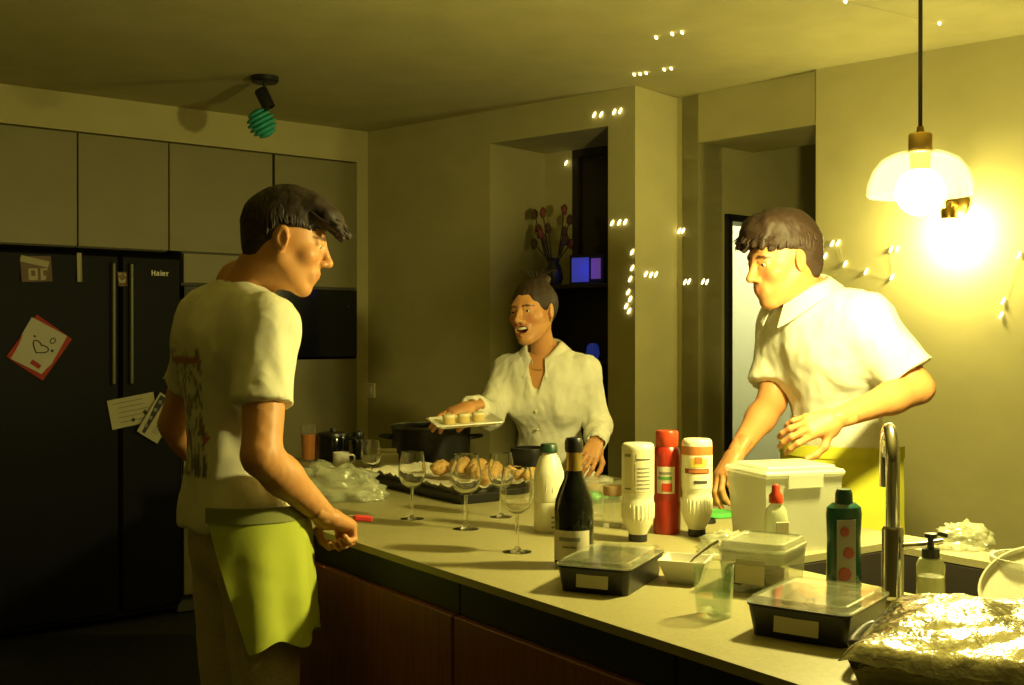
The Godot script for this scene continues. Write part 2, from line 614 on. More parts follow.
	mat("paper_white", lin(0.50, 0.47, 0.36), 0.8)
	mat("paper_red", lin(0.36, 0.035, 0.02), 0.8)
	mat("paper_cream", lin(0.42, 0.38, 0.22), 0.8)
	mat("ink", lin(0.03, 0.028, 0.03), 0.8)
	mat("photo_brown", lin(0.14, 0.08, 0.04), 0.6)
	mat("logo_silver", lin(0.80, 0.76, 0.55), 0.35)
	mat("cord_black", lin(0.02, 0.016, 0.010), 0.6)
	mat("spot_black", lin(0.010, 0.009, 0.008), 0.45)
	mat("door_frame_dark", lin(0.012, 0.011, 0.010), 0.5)
	mat("bath_tile", lin(0.62, 0.66, 0.55), 0.4)
	mat("cabinet_dark", lin(0.022, 0.014, 0.008), 0.5)
	mat("night_glass", lin(0.020, 0.013, 0.008), 0.15)
	mat("flower_red", lin(0.20, 0.05, 0.035), 0.85)
	mat("flower_brown", lin(0.10, 0.05, 0.03), 0.9)
	mat("stem_brown", lin(0.06, 0.045, 0.02), 0.9)
	mat("vase_dark", lin(0.03, 0.03, 0.03), 0.3)
	mat("blue_glass", lin(0.03, 0.06, 0.30), 0.2)
	mat("switch_plate", lin(0.72, 0.66, 0.42), 0.4)
	mat("red_plastic", lin(0.5, 0.03, 0.03), 0.4)
	mat("added_wire_clear", lin(0.45, 0.42, 0.25), 0.4)  # for the made-up wires between the added light dots
	mat("wood_light", lin(0.35, 0.22, 0.09), 0.6)
	glow("bulb_glow", Color(1.0, 0.93, 0.72), 9.0)
	glow("sconce_glow", Color(1.0, 0.93, 0.72), 9.0)
	glow("added_dot_glow", Color(1.0, 0.93, 0.68), 4.0)  # glow of the added light dots, not of real fittings
	glow("screen_blue", Color(0.30, 0.32, 0.75), 0.35)
	glow("screen_violet", Color(0.50, 0.32, 0.66), 0.35)
	glow("blue_led", Color(0.20, 0.28, 0.70), 0.22)
	glow("bath_lamp_glow", Color(1.0, 1.0, 0.9), 2.0)

# ------------------------------------------------------------------ setting
const K := Vector2(-0.825, 6.59)              # corner of cabinet wall and back wall, in (x, distance)
var dA := Vector2(1.511, 1.22).normalized()   # along the cabinet wall, towards the corner
var nA := Vector2(-1.22, 1.511).normalized()  # into the cabinet wall
var dB := Vector2(1.401, -1.21).normalized()  # along the back wall, away from the corner
var nB := Vector2(1.21, 1.401).normalized()   # into the back wall
const E1 := Vector2(0.576, 5.38)
const E2 := Vector2(0.811, 5.654)
const R0 := Vector2(1.359, 5.075)
var dC := (Vector2(1.359, 5.075) - Vector2(0.811, 5.654)).normalized()
var nC := Vector2(0.726, 0.687)
var dR := Vector2(0.648, -0.567).normalized()
var nR := Vector2(0.567, 0.648).normalized()
func wa(s: float, e: float) -> Vector2:        # cabinet wall: s metres from where the left frame edge meets it, e into the wall
	return Vector2(-2.336, 5.37) + dA * s + nA * e
func wb(s: float, e: float) -> Vector2:
	return K + dB * s + nB * e
func wc(s: float, e: float) -> Vector2:
	return E2 + dC * s + nC * e
func v3(p: Vector2, y: float) -> Vector3:
	return wp(p.x, p.y, y)
func frame_of(along: Vector2, into: Vector2) -> Basis:      # x along the wall, y up, z out of the wall
	return Basis(Vector3(along.x, 0, -along.y), Vector3.UP, Vector3(-into.x, 0, into.y))

func build_setting() -> void:
	# floor: a dark slab with tiles near what can be seen
	var st := mb()
	bx(st, Vector3(0, -0.06, -2.5), Vector3(10, 0.10, 11), Basis.IDENTITY, 0.0)
	var fl := struct(st, "floor", M.grout, "dark tiled kitchen floor", "floor")
	var tile := mb()
	bx(tile, Vector3(0, 0, 0), Vector3(0.594, 0.012, 0.594), Basis.IDENTITY, 0.003)
	tile.generate_normals()
	var tm := tile.commit()
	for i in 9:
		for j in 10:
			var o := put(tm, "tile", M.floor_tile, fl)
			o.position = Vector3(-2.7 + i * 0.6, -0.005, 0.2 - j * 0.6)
	st = mb()
	bx(st, Vector3(0, CEIL + 0.05, -2.5), Vector3(10, 0.10, 11), Basis.IDENTITY, 0.0)
	struct(st, "ceiling", M.ceiling_paint, "plain plastered kitchen ceiling", "ceiling")
	# cabinet wall: rear wall, soffit over the cabinets and the strip at the corner
	st = mb()
	slab(st, wa(-2.2, 0.62), wa(2.75, 0.62), nA * 0.12, 0, CEIL)
	slab(st, wa(-2.2, 0.0), wa(1.942, 0.0), nA * 0.62, 2.42, CEIL)
	slab(st, wa(1.868, 0.0), wa(1.942, 0.0), nA * 0.62, 0, 2.42)
	slab(st, wa(-2.2, 0.0), wa(-0.72, 0.0), nA * 0.62, 0, 2.42)
	struct(st, "wall_left", M.wall_paint, "plastered wall with a soffit above the built-in cabinets", "wall")
	# back wall with the deep window recess
	st = mb()
	slab(st, wb(-0.3, 0.0), wb(0.939, 0.0), nB * 0.45, 0, CEIL)
	slab(st, wb(0.939, 0.0), wb(1.695, 0.0), nB * 0.45, 2.43, CEIL)
	slab(st, wb(1.695, 0.0), E1, nB * 0.45, 0, CEIL)
	slab(st, wb(0.90, 0.45), wb(1.129, 0.45), nB * 0.10, 0, CEIL)
	slab(st, wb(1.129, 0.45), wb(1.80, 0.45), nB * 0.10, 0, 0.9)
	slab(st, wb(1.129, 0.45), wb(1.80, 0.45), nB * 0.10, 2.43, CEIL)
	# return of the wall and the lintel over the passage
	hexa(st, [v3(E1, 0), v3(E2, 0), v3(E2 + nC * 0.10, 0), v3(wb(1.80, 0.30), 0)], [v3(E1, CEIL), v3(E2, CEIL), v3(E2 + nC * 0.10, CEIL), v3(wb(1.80, 0.30), CEIL)])
	slab(st, E2, wc(0.13, 0), nC * 0.19, 0, CEIL)
	slab(st, wc(0.13, 0), wc(0.90, 0), nC * 0.45, 2.364, CEIL)
	struct(st, "wall_back", M.wall_paint, "plastered back wall with a deep window recess and a passage beside it", "wall")
	# night window in the recess
	st = mb()
	slab(st, wb(1.129, 0.47), wb(1.80, 0.47), nB * 0.02, 0.9, 2.43)
	var w := struct(st, "window_1", M.night_glass, "dark night window in the recess of the back wall", "window")
	st = mb()
	slab(st, wb(1.129, 0.45), wb(1.17, 0.45), nB * 0.03, 0.9, 2.43)
	slab(st, wb(1.17, 0.45), wb(1.80, 0.45), nB * 0.03, 2.39, 2.43)
	slab(st, wb(1.17, 0.45), wb(1.80, 0.45), nB * 0.03, 0.9, 0.95)
	build(st, "window_frame", M.cabinet_dark, w)
	# passage: inner wall with a doorway, end wall, right side
	st = mb()
	var a := wc(0.13, 0.0)
	var lft := -dC * 0.10
	slab(st, a + nC * 0.0, a + nC * 0.21, lft, 0, CEIL)
	slab(st, a + nC * 0.21, a + nC * 1.05, lft, 2.03, CEIL)
	slab(st, a + nC * 1.05, a + nC * 1.5, lft, 0, CEIL)
	slab(st, wc(-0.75, 1.5), wc(1.6, 1.5), nC * 0.1, 0, CEIL)
	slab(st, wc(-0.85, 0.25), wc(-0.85, 1.5), dC * 0.1, 0, CEIL)
	slab(st, wc(-0.75, 0.20), wc(0.03, 0.20), nC * 0.05, 0, CEIL)
	slab(st, wc(1.5, 0.1), wc(1.5, 1.5), dC * 0.1, 0, CEIL)
	struct(st, "wall_passage", M.wall_paint, "unlit walls of the passage behind the lintel", "wall")
	# bathroom lining that shows bright through the door
	st = mb()
	slab(st, wc(-0.75, 1.47), wc(0.03, 1.47), nC * 0.03, 0, 2.4)
	slab(st, wc(-0.75, 0.25), wc(-0.75, 1.47), dC * 0.02, 0, 2.4)
	struct(st, "wall_bathroom", M.bath_tile, "pale lit wall seen through the passage door", "wall")
	st = mb()
	for e in [0.21, 1.02]:
		slab(st, a + nC * e - dC * 0.11, a + nC * (e + 0.035) - dC * 0.11, dC * 0.135, 0, 2.03)
	slab(st, a + nC * 0.21 - dC * 0.11, a + nC * 1.055 - dC * 0.11, dC * 0.135, 2.0, 2.035)
	struct(st, "door_1", M.door_frame_dark, "dark door frame in the passage with a lit room behind", "door frame")
	# right wall, room sides behind the camera
	st = mb()
	var R9 := R0 + dR * 2.6
	slab(st, R0 - nC * 0.035, R9 - nC * 0.035, nR * 0.18, 0, CEIL)
	struct(st, "wall_right", M.wall_paint, "plain warm wall that carries the brass wall lamp", "wall")
	st = mb()
	slab(st, R9, Vector2(3.45, -2.6), Vector2(0.12, 0.0), 0, CEIL)
	struct(st, "wall_side", M.wall_paint, "side wall of the room beyond the picture", "wall")
	st = mb()
	slab(st, Vector2(-4.2, -2.6), Vector2(3.57, -2.6), Vector2(0, -0.12), 0, CEIL)
	struct(st, "wall_behind", M.wall_paint, "wall of the dining side behind the viewer", "wall")
	st = mb()
	slab(st, Vector2(-4.2, -2.6), wa(-2.2, 0.1), Vector2(-0.12, 0.0), 0, CEIL)
	struct(st, "wall_far_left", M.wall_paint, "side wall beyond the fridge", "wall")
	# light switch at the corner of the back wall
	var fb := frame_of(dB, nB)
	var sw := thing("light_switch", "small cream light switch at the corner of the back wall", "switch", v3(wb(0.03, 0.0), 1.12), fb.get_euler().y)
	put(bx_mesh(Vector3(0.07, 0.085, 0.012)), "plate", M.switch_plate, sw).position.z = 0.006
	put(bx_mesh(Vector3(0.035, 0.045, 0.008)), "rocker", M.white_plastic, sw).position.z = 0.015
func bx_mesh(size: Vector3, bev := 0.003) -> Mesh:
	var st := mb()
	bx(st, Vector3.ZERO, size, Basis.IDENTITY, bev)
	st.generate_normals()
	return st.commit()

# ------------------------------------------------------------------ lamps
func build_lamps() -> void:
	var p := at(920, 192, 2.40)
	var t := thing("pendant_lamp", "clear glass dome pendant lamp with brass socket and round glowing bulb", "lamp", p)
	var st := mb()
	blob(st, Vector3.ZERO, Vector3(0.050, 0.050, 0.050), 0.0, 1.0, 1, Basis.IDENTITY, 20, 28)
	build(st, "bulb", M.bulb_glow, t)
	st = mb()
	lathe(st, V2([0.105, -0.008, 0.109, -0.004, 0.108, 0.012, 0.098, 0.042, 0.080, 0.066, 0.055, 0.080, 0.030, 0.086, 0.030, 0.083, 0.054, 0.077, 0.078, 0.063, 0.095, 0.040, 0.105, 0.012, 0.105, -0.008]), 48)
	build(st, "shade", M.shade_glass, t)
	st = mb()
	lathe(st, V2([0.0, 0.046, 0.020, 0.046, 0.022, 0.080, 0.024, 0.082, 0.024, 0.118, 0.021, 0.122, 0.008, 0.124, 0.007, 0.136, 0.0, 0.136]), 28)
	build(st, "socket", M.brass, t)
	st = mb()
	tube(st, [Vector3(0, 0.13, 0), Vector3(0, CEIL - p.y - 0.02, 0)], 0.0045, 8)
	build(st, "cord", M.cord_black, t)
	st = mb()
	lathe(st, V2([0.0, -0.025, 0.04, -0.025, 0.05, -0.01, 0.05, 0.0, 0.0, 0.0]), 28, Transform3D(Basis.IDENTITY, Vector3(0, CEIL - p.y, 0)))
	build(st, "ceiling_rose", M.brass, t)
	var l := OmniLight3D.new()
	l.name = "pendant_light"
	l.light_color = LAMP_COLOR
	l.light_energy = PENDANT
	l.light_size = 0.05
	l.omni_range = 14.0
	l.omni_attenuation = 2.0
	l.shadow_enabled = true
	t.add_child(l)
	# wall lamp
	var fr := frame_of(dR, nR)
	var wpos := R0 + dR * 0.62 - nC * 0.035
	var s := thing("wall_sconce", "brass wall lamp with a glowing bulb hanging below its arm", "lamp", v3(wpos, 1.955), fr.get_euler().y)
	st = mb()
	lathe(st, V2([0.0, 0.0, 0.048, 0.0, 0.048, 0.010, 0.040, 0.016, 0.0, 0.018]), 32, Transform3D(Basis(Vector3.RIGHT, PI / 2), Vector3.ZERO))
	build(st, "backplate", M.brass, s)
	st = mb()
	tube(st, curve([Vector3(0, 0, 0.01), Vector3(0, 0.004, 0.05), Vector3(0, -0.002, 0.085), Vector3(0, -0.03, 0.10)]), 0.010, 12)
	lathe(st, V2([0.0, -0.062, 0.030, -0.062, 0.032, -0.030, 0.026, -0.020, 0.0, -0.020]), 24, Transform3D(Basis.IDENTITY, Vector3(0, 0, 0.10)))
	build(st, "arm", M.brass, s)
	st = mb()
	blob(st, Vector3(0, -0.115, 0.10), Vector3(0.052, 0.058, 0.052), 0.0, 1.0, 1, Basis.IDENTITY, 18, 26)
	build(st, "bulb", M.sconce_glow, s)
	var l2 := OmniLight3D.new()
	l2.name = "sconce_light"
	l2.light_color = LAMP_COLOR
	l2.light_energy = SCONCE
	l2.light_size = 0.052
	l2.omni_range = 14.0
	l2.omni_attenuation = 2.0
	l2.shadow_enabled = true
	s.add_child(l2)
	l2.position = Vector3(0, -0.115, 0.10)
	# lit bathroom
	var bp := v3(wc(-0.35, 0.85), 2.38)
	var b := thing("bathroom_ceiling_lamp", "round ceiling lamp in the lit room behind the passage", "lamp", bp)
	st = mb()
	lathe(st, V2([0.0, -0.05, 0.08, -0.04, 0.12, 0.0, 0.12, 0.22, 0.0, 0.22]), 24)
	build(st, "diffuser", M.bath_lamp_glow, b)
	var l3 := OmniLight3D.new()
	l3.name = "bathroom_light"
	l3.light_color = Color(1.0, 0.97, 0.80)
	l3.light_energy = 0.85
	l3.light_size = 0.08
	l3.omni_range = 6.0
	l3.omni_attenuation = 2.0
	l3.shadow_enabled = true
	b.add_child(l3)
	l3.position = Vector3(0, -0.16, 0)
	# small spot on the ceiling and the paper ball hanging from it
	var cp := on_top(265, 77, CEIL)
	var sp := thing("ceiling_spotlight", "small black ceiling spotlight turned off", "spotlight", cp)
	st = mb()
	lathe(st, V2([0.0, -0.028, 0.055, -0.028, 0.062, -0.020, 0.062, 0.0, 0.0, 0.0]), 28)
	build(st, "mount", M.spot_black, sp)
	st = mb()
	tube(st, [Vector3(0, -0.02, 0), Vector3(-0.004, -0.075, 0.0)], 0.008, 8)
	build(st, "stem", M.spot_black, sp)
	st = mb()
	lathe(st, V2([0.0, 0.05, 0.026, 0.048, 0.030, 0.04, 0.030, -0.045, 0.026, -0.045, 0.024, -0.020, 0.0, -0.018]), 24, Transform3D(Basis(Vector3(0, 0, 1), 0.45), Vector3(0.0, -0.100, 0.0)))
	build(st, "lamp_head", M.spot_black, sp)
	var bc := at(262, 123.5, 5.2)
	var ball := thing("hanging_paper_ball", "teal pleated paper ball hanging under the ceiling spotlight", "decoration", bc)
	for k in 6:
		st = mb()
		var y0 := -0.066 + k * 0.022
		var y1 := y0 + 0.022
		var prof := []
		for q in 7:
			var y := lerpf(y0, y1, q / 6.0)
			var r := sqrt(maxf(0.067 * 0.067 - y * y, 0.0)) * (1.0 - 0.34 * pow(absf(q / 3.0 - 1.0), 2.0)) + 0.0005
			prof.append(Vector2(r, y))
		lathe(st, prof, 26, Transform3D(Basis(Vector3(0.5, 0, 1).normalized(), 0.55), Vector3.ZERO), 0, TAU, 180.0)
		build(st, "pleat", M.teal_paper, ball)
	st = mb()
	tube(st, [Vector3(0, 0.06, 0), Vector3(0.01, 0.115, 0.0)], 0.0025, 6)
	build(st, "string", M.cord_black, ball)

# ------------------------------------------------------------------ cabinets, fridge
func door_panel(parent: Node, s0: float, s1: float, y0: float, y1: float, m: Material, called := "door", out := 0.018) -> MeshInstance3D:
	var f := frame_of(dA, nA)
	var mid := wa((s0 + s1) * 0.5, -out * 0.5 + 0.004)
	var st := mb()
	bx(st, v3(mid, (y0 + y1) * 0.5) - (parent as Node3D).position, Vector3(s1 - s0 - 0.006, y1 - y0 - 0.006, out), f, 0.002)
	return build(st, called, m, parent)
func build_cabinets() -> void:
	var f := frame_of(dA, nA)
	var tops := [[-0.72, -0.16, "cream cabinet over the fridge next to the side wall"], [-0.16, 0.30, "cream cabinet over the fridge door with the pinned photos"], [0.30, 0.756, "cream cabinet over the fridge handles"]]
	for c in tops:
		var t := thing("bridge_cabinet", c[2], "cabinet", v3(wa((c[0] + c[1]) * 0.5, 0.3), 1.86), 0.0)
		var st := mb()
		bx(st, v3(wa((c[0] + c[1]) * 0.5, 0.31), 2.135) - t.position, Vector3(c[1] - c[0] - 0.004, 0.555, 0.59), f, 0.002)
		build(st, "body", M.cabinet_box, t)
		door_panel(t, c[0], c[1], 1.86, 2.412, M.cabinet_door)
	var tall := [[0.83, 0.756, 1.336, "tall cream cabinet with black oven beside the fridge"], [1.345, 1.345, 1.862, "tall cream cabinet with black microwave next to the back wall"]]
	for c in tall:
		var t := thing("tall_cabinet", c[3], "cabinet", v3(wa((c[0] + c[2]) * 0.5, 0.3), 0.0))
		var st := mb()
		bx(st, v3(wa((c[0] + c[2]) * 0.5, 0.31), 0.70) - t.position, Vector3(c[2] - c[0] - 0.004, 1.20, 0.59), f, 0.002)
		bx(st, v3(wa((c[0] + c[2]) * 0.5, 0.31), 2.05) - t.position, Vector3(c[2] - c[0] - 0.004, 0.72, 0.59), f, 0.002)
		bx(st, v3(wa((c[0] + c[2]) * 0.5, 0.34), 0.05) - t.position, Vector3(c[2] - c[0] - 0.004, 0.10, 0.55), f, 0.002)
		build(st, "body", M.cabinet_box, t)
		door_panel(t, c[1], c[2], 1.86 if c[0] < 1.0 else 1.70, 2.412, M.cabinet_door)
		if c[0] < 1.0: door_panel(t, c[0], c[2], 1.70, 1.857, M.cabinet_door, "flap")
		door_panel(t, c[0], c[2], 0.72, 1.305, M.cabinet_door)
		door_panel(t, c[0], c[2], 0.10, 0.715, M.cabinet_door, "drawer")
		var o := thing("microwave" if c[0] > 1.0 else "built_in_oven", "black glass microwave built into the tall cabinet" if c[0] > 1.0 else "black glass oven built into the tall cabinet beside the fridge", "microwave" if c[0] > 1.0 else "oven", v3(wa((c[0] + c[2]) * 0.5, 0.0), 1.31))
		st = mb()
		bx(st, v3(wa((c[0] + c[2]) * 0.5, 0.25), 1.50) - o.position, Vector3(c[2] - c[0] - 0.012, 0.375, 0.45), f, 0.003)
		build(st, "body", M.black_plastic, o)
		door_panel(o, c[0], c[2] - 0.0, 1.312, 1.690, M.appliance_glass, "door", 0.022)
		st = mb()
		bx(st, v3(wa(c[2] - 0.06, -0.020), 1.60) - o.position, Vector3(0.012, 0.012, 0.003), f, 0.001)
		build(st, "indicator_light", M.bath_lamp_glow if c[0] > 2.0 else M.fridge_handle, o)
	# fridge
	var fr := thing("fridge", "large black two-door fridge with papers stuck to its doors", "fridge", v3(wa(0.355, 0.3), 0.0))
	var st2 := mb()
	bx(st2, v3(wa(0.355, 0.32), 0.93) - fr.position, Vector3(0.91, 1.80, 0.57), f, 0.004)
	build(st2, "body", M.black_plastic, fr)
	for d in [[-0.105, 0.498], [0.502, 0.815]]:
		st2 = mb()
		bx(st2, v3(wa((d[0] + d[1]) * 0.5, 0.0), 0.945) - fr.position, Vector3(d[1] - d[0], 1.77, 0.06), f, 0.012)
		var dn := build(st2, "door", M.fridge_steel, fr)
		var hs: float = d[1] - 0.035 if d[1] < 0.6 else d[0] + 0.05
		st2 = mb()
		bx(st2, v3(wa(hs, -0.042), 1.49) - fr.position, Vector3(0.022, 0.60, 0.020), f, 0.006)
		build(st2, "handle", M.fridge_handle, dn)
	var tm := TextMesh.new()
	tm.text = "Haier"
	var sf := SystemFont.new()
	sf.font_names = PackedStringArray(["Droid Sans"])
	sf.font_weight = 700
	tm.font = sf
	tm.font_size = 32
	tm.pixel_size = 0.0011
	tm.depth = 0.002
	var lg := put(tm, "lettering", M.logo_silver, fr)
	lg.transform = Transform3D(f, v3(wa(0.700, -0.033), 1.745) - fr.position)
	# papers on the fridge doors, each a flat sheet with its print
	paper("drawing", "white paper with a child's heart drawing on red card on the fridge", "drawing", 0.115, 1.375, 0.20, 0.24, -0.62, M.paper_red, "heart")
	paper("note_paper", "cream handwritten note pinned to the fridge under another sheet", "paper", 0.56, 1.06, 0.235, 0.145, 0.16, M.paper_cream, "note")
	paper("invitation_card", "cream card with a dark photo strip pinned over the note on the fridge", "paper", 0.685, 1.02, 0.125, 0.225, -0.58, M.paper_cream, "card")
	paper("photo_print", "small photo strip with two portraits at the fridge top", "photo", 0.10, 1.745, 0.14, 0.12, 0.05, M.photo_brown, "photos")
	paper("fridge_magnet", "small brown picture magnet between the fridge handles", "magnet", 0.508, 1.71, 0.046, 0.07, 0.0, M.photo_brown, "magnet")
	paper("ribbon", "narrow cream ribbon hanging from the fridge top", "ribbon", 0.30, 1.76, 0.022, 0.14, 0.0, M.paper_cream, "")
func paper(called: String, label: String, category: String, s: float, y: float, w: float, h: float, roll: float, m: Material, print: String) -> void:
	var f := frame_of(dA, nA)
	var fr := f * Basis(Vector3(0, 0, 1), roll)
	var t := thing(called, label, category, v3(wa(s, -0.034 if called != "invitation_card" else -0.050), y))
	t.basis = fr
	var g := func(nm: String, x: float, yy: float, ww: float, hh: float, mm: Material, z := 0.0015, rot := 0.0) -> void:
		var st := mb()
		bx(st, Vector3(x, yy, z), Vector3(ww, hh, 0.0012), Basis(Vector3(0, 0, 1), rot), 0.0002)
		build(st, nm, mm, t)
	var curl := func(u: float, v: float) -> Vector3:
		return Vector3((u - 0.5) * w, (v - 0.5) * h, 0.0 + 0.010 * pow(absf(u - 0.5) * 2.0, 3.0) * (1.0 - v))
	var st := mb()
	sheet(st, 8, 8, curl, 0.0008)
	build(st, "sheet", m, t)
	match print:
		"heart":
			g.call("white_sheet", -0.008, 0.0, 0.185, 0.215, M.paper_white, 0.004, 0.12)
			var pts := []
			for k in 25:
				var a := TAU * k / 24.0
				pts.append(Vector3(0.032 * pow(sin(a), 3.0) * 1.25, 0.030 * (0.81 * cos(a) - 0.31 * cos(2 * a) - 0.125 * cos(3 * a)), 0.006))
			var s2 := mb()
			tube(s2, pts, 0.0028, 6)
			build(s2, "heart_outline", M.ink, t)
			pts = []
			for k in 17:
				var a := TAU * k / 16.0
				pts.append(Vector3(0.030 + 0.011 * cos(a), 0.060 + 0.014 * sin(a), 0.006))
			s2 = mb()
			tube(s2, pts, 0.0022, 6)
			build(s2, "ring_mark", M.ink, t)
			g.call("dot_mark", 0.055, 0.02, 0.012, 0.012, M.ink, 0.005)
			g.call("dot_mark", -0.05, 0.03, 0.012, 0.008, M.ink, 0.005)
			g.call("red_mark", 0.03, -0.075, 0.05, 0.022, M.paper_red, 0.005)
		"note":
			for k in 5:
				g.call("ink_line", -0.02 + 0.012 * (k % 3), 0.05 - k * 0.024, 0.15 - 0.02 * (k % 2), 0.0045, M.print_grey)
			g.call("dark_mark", 0.06, -0.02, 0.018, 0.022, M.ink, 0.0018, 0.5)
			g.call("dark_mark", -0.005, -0.045, 0.016, 0.016, M.ink, 0.0018, 0.8)
		"card":
			g.call("photo_strip", -0.036, 0.0, 0.034, 0.205, M.ink)
			for k in 4: g.call("strip_spot", -0.036, 0.07 - k * 0.045, 0.016, 0.018, M.print_grey, 0.0022, 0.4)
			for k in 5: g.call("ink_line", 0.025, -0.03 - k * 0.011, 0.032, 0.0035, M.print_grey)
			g.call("ink_line", 0.055, -0.03, 0.006, 0.12, M.print_dark)
		"photos":
			g.call("banner", -0.005, 0.035, 0.13, 0.030, M.paper_cream, 0.002, -0.25)
			for k in 2: g.call("portrait", -0.015 + 0.055 * k, -0.025, 0.042, 0.055, M.paper_cream)
			for k in 2: g.call("face_mark", -0.015 + 0.055 * k, -0.020, 0.018, 0.026, M.photo_brown, 0.0022)
		"magnet":
			g.call("picture", 0.0, 0.005, 0.034, 0.045, M.paper_cream)
			g.call("picture_mark", 0.0, 0.01, 0.03, 0.03, M.photo_brown, 0.0022, 0.6)

# ------------------------------------------------------------------ island
const N0 := 1.229
const N1 := 2.379
func build_island() -> void:
	var fcx := Vector2(-0.60, 3.06)
	var end := -0.50
	var pt := func(n: float, u: float) -> Vector2:
		var v := nu(n, u, 0)
		return Vector2(v.x, -v.z)
	var sn0 := 1.84
	var sn1 := 2.235
	var su0 := -1.72
	var su1 := -1.02
	var st := mb()
	var bb := Vector2(-0.25, 4.56)
	var lb := Vector2(-0.93, 4.62)
	# polygon split round the sink opening
	prism(st, PackedVector2Array([pt.call(N0, -2.86), lb, bb, pt.call(N1, -3.45), pt.call(N1, su0), pt.call(N0, su0)]), TOP - 0.016, TOP)
	prism(st, PackedVector2Array([pt.call(N0, su0), pt.call(sn0, su0), pt.call(sn0, su1), pt.call(N0, su1)]), TOP - 0.016, TOP)
	prism(st, PackedVector2Array([pt.call(sn1, su0), pt.call(N1, su0), pt.call(N1, su1), pt.call(sn1, su1)]), TOP - 0.016, TOP)
	prism(st, PackedVector2Array([pt.call(N0, su1), pt.call(N1, su1), pt.call(N1, end), pt.call(N0, end)]), TOP - 0.016, TOP)
	tag(build(st, "island_worktop", M.stone), "long pale stone worktop of the kitchen island", "worktop")
	# sink
	var sk := thing("sink", "dark undermounted sink basin in the worktop behind the tap", "sink", nu((sn0 + sn1) / 2, (su0 + su1) / 2, TOP - 0.24))
	var bs := Basis(Vector3(0.824, 0, -0.567), Vector3.UP, Vector3(0.567, 0, 0.824))
	st = mb()
	var w := sn1 - sn0
	var l := su1 - su0
	bx(st, Vector3(0, 0.01, 0), bs.transposed() * Vector3.ZERO + Vector3(w, 0.02, l), bs, 0.002)
	build(st, "bottom", M.sink, sk)
	st = mb()
	for s in [-1.0, 1.0]:
		bx(st, bs * Vector3(s * (w / 2 + 0.007), 0.115, 0), Vector3(0.013, 0.214, l + 0.02), bs, 0.002)
		bx(st, bs * Vector3(0, 0.115, s * (l / 2 + 0.007)), Vector3(w + 0.02, 0.214, 0.014), bs, 0.002)
	build(st, "rim", M.sink, sk)
	st = mb()
	lathe(st, V2([0.0, 0.024, 0.035, 0.024, 0.042, 0.020, 0.042, 0.018]), 24)
	build(st, "drain", M.chrome, sk)
	# base units along the front: box, wood front, recessed black channel under the top
	var cuts := [[-2.80, -2.012], [-2.008, -1.362], [-1.358, -0.712], [-0.708, -0.52]]
	var nm := ["wooden island unit beside the standing man", "wooden island unit below the dark wine bottle", "wooden island unit below the green tumbler", "narrow wooden island unit below the foil tray"]
	for k in 4:
		var c: Array = cuts[k]
		var u := thing("island_cabinet", nm[k], "cabinet", nu(1.50, (c[0] + c[1]) / 2, 0))
		st = mb()
		bx(st, Vector3(0, 0.51, 0), Vector3(0.46, 0.82, c[1] - c[0] - 0.003), bs, 0.002)
		build(st, "body", M.black_gap, u)
		st = mb()
		bx(st, bs * Vector3(-0.255, 0, 0) + Vector3(0, 0.475, 0), Vector3(0.020, 0.75, c[1] - c[0] - 0.004), bs, 0.0025)
		build(st, "door", M.wood, u)
		st = mb()
		bx(st, bs * Vector3(-0.240, 0, 0) + Vector3(0, 0.886, 0), Vector3(0.014, 0.070, c[1] - c[0]), bs, 0.001)
		build(st, "finger_channel", M.black_gap, u)
		st = mb()
		bx(st, bs * Vector3(0.02, 0, 0) + Vector3(0, 0.05, 0), Vector3(0.44, 0.10, c[1] - c[0]), bs, 0.001)
		build(st, "plinth", M.black_gap, u)
	var core := thing("island_carcass", "dark rear carcass that carries the island worktop", "cabinet", nu(2.0, -2.0, 0))
	st = mb()
	prism(st, PackedVector2Array([pt.call(1.76, -2.86), lb + Vector2(0.08, -0.06), bb + Vector2(-0.02, -0.08), pt.call(N1 - 0.05, -3.40), pt.call(N1 - 0.05, -1.80), pt.call(1.76, -1.80)]), 0.0, TOP - 0.017)
	var cm := build(st, "body", M.black_gap, core)
	cm.position = -core.position
	st = mb()
	prism(st, PackedVector2Array([pt.call(1.76, -1.78), pt.call(N1 - 0.05, -1.78), pt.call(N1 - 0.05, end - 0.03), pt.call(1.76, end - 0.03)]), 0.0, 0.66)
	cm = build(st, "sink_base", M.black_gap, core)
	cm.position = -core.position
	# tap
	var tp := on_top(893, 601)
	var t := thing("kitchen_tap", "tall brushed steel gooseneck tap beside the sink", "tap", tp)
	var go := Vector3(0.036, 0, -0.15).normalized()
	st = mb()
	lathe(st, V2([0.0, 0.0, 0.028, 0.0, 0.028, 0.006, 0.021, 0.010, 0.0195, 0.012, 0.0195, 0.13, 0.016, 0.136, 0.0, 0.136]), 24)
	build(st, "base", M.chrome, t)
	st = mb()
	var arc := [Vector3(0, 0.12, 0), Vector3(0, 0.22, 0)]
	for k in 13:
		var a := PI * k / 12.0
		arc.append(Vector3(0, 0.243, 0) + go * (0.075 - 0.075 * cos(a)) + Vector3(0, 0.065 * sin(a), 0))
	arc.append(go * 0.15 + Vector3(0, 0.19, 0))
	tube(st, arc, 0.0125, 14)
	build(st, "spout", M.chrome, t)
	st = mb()
	tube(st, [Vector3(0.015, 0.10, 0.0), Vector3(0.05, 0.105, 0.012), Vector3(0.085, 0.112, 0.016)], [0.008, 0.006, 0.005], 8)
	build(st, "lever", M.chrome, t)

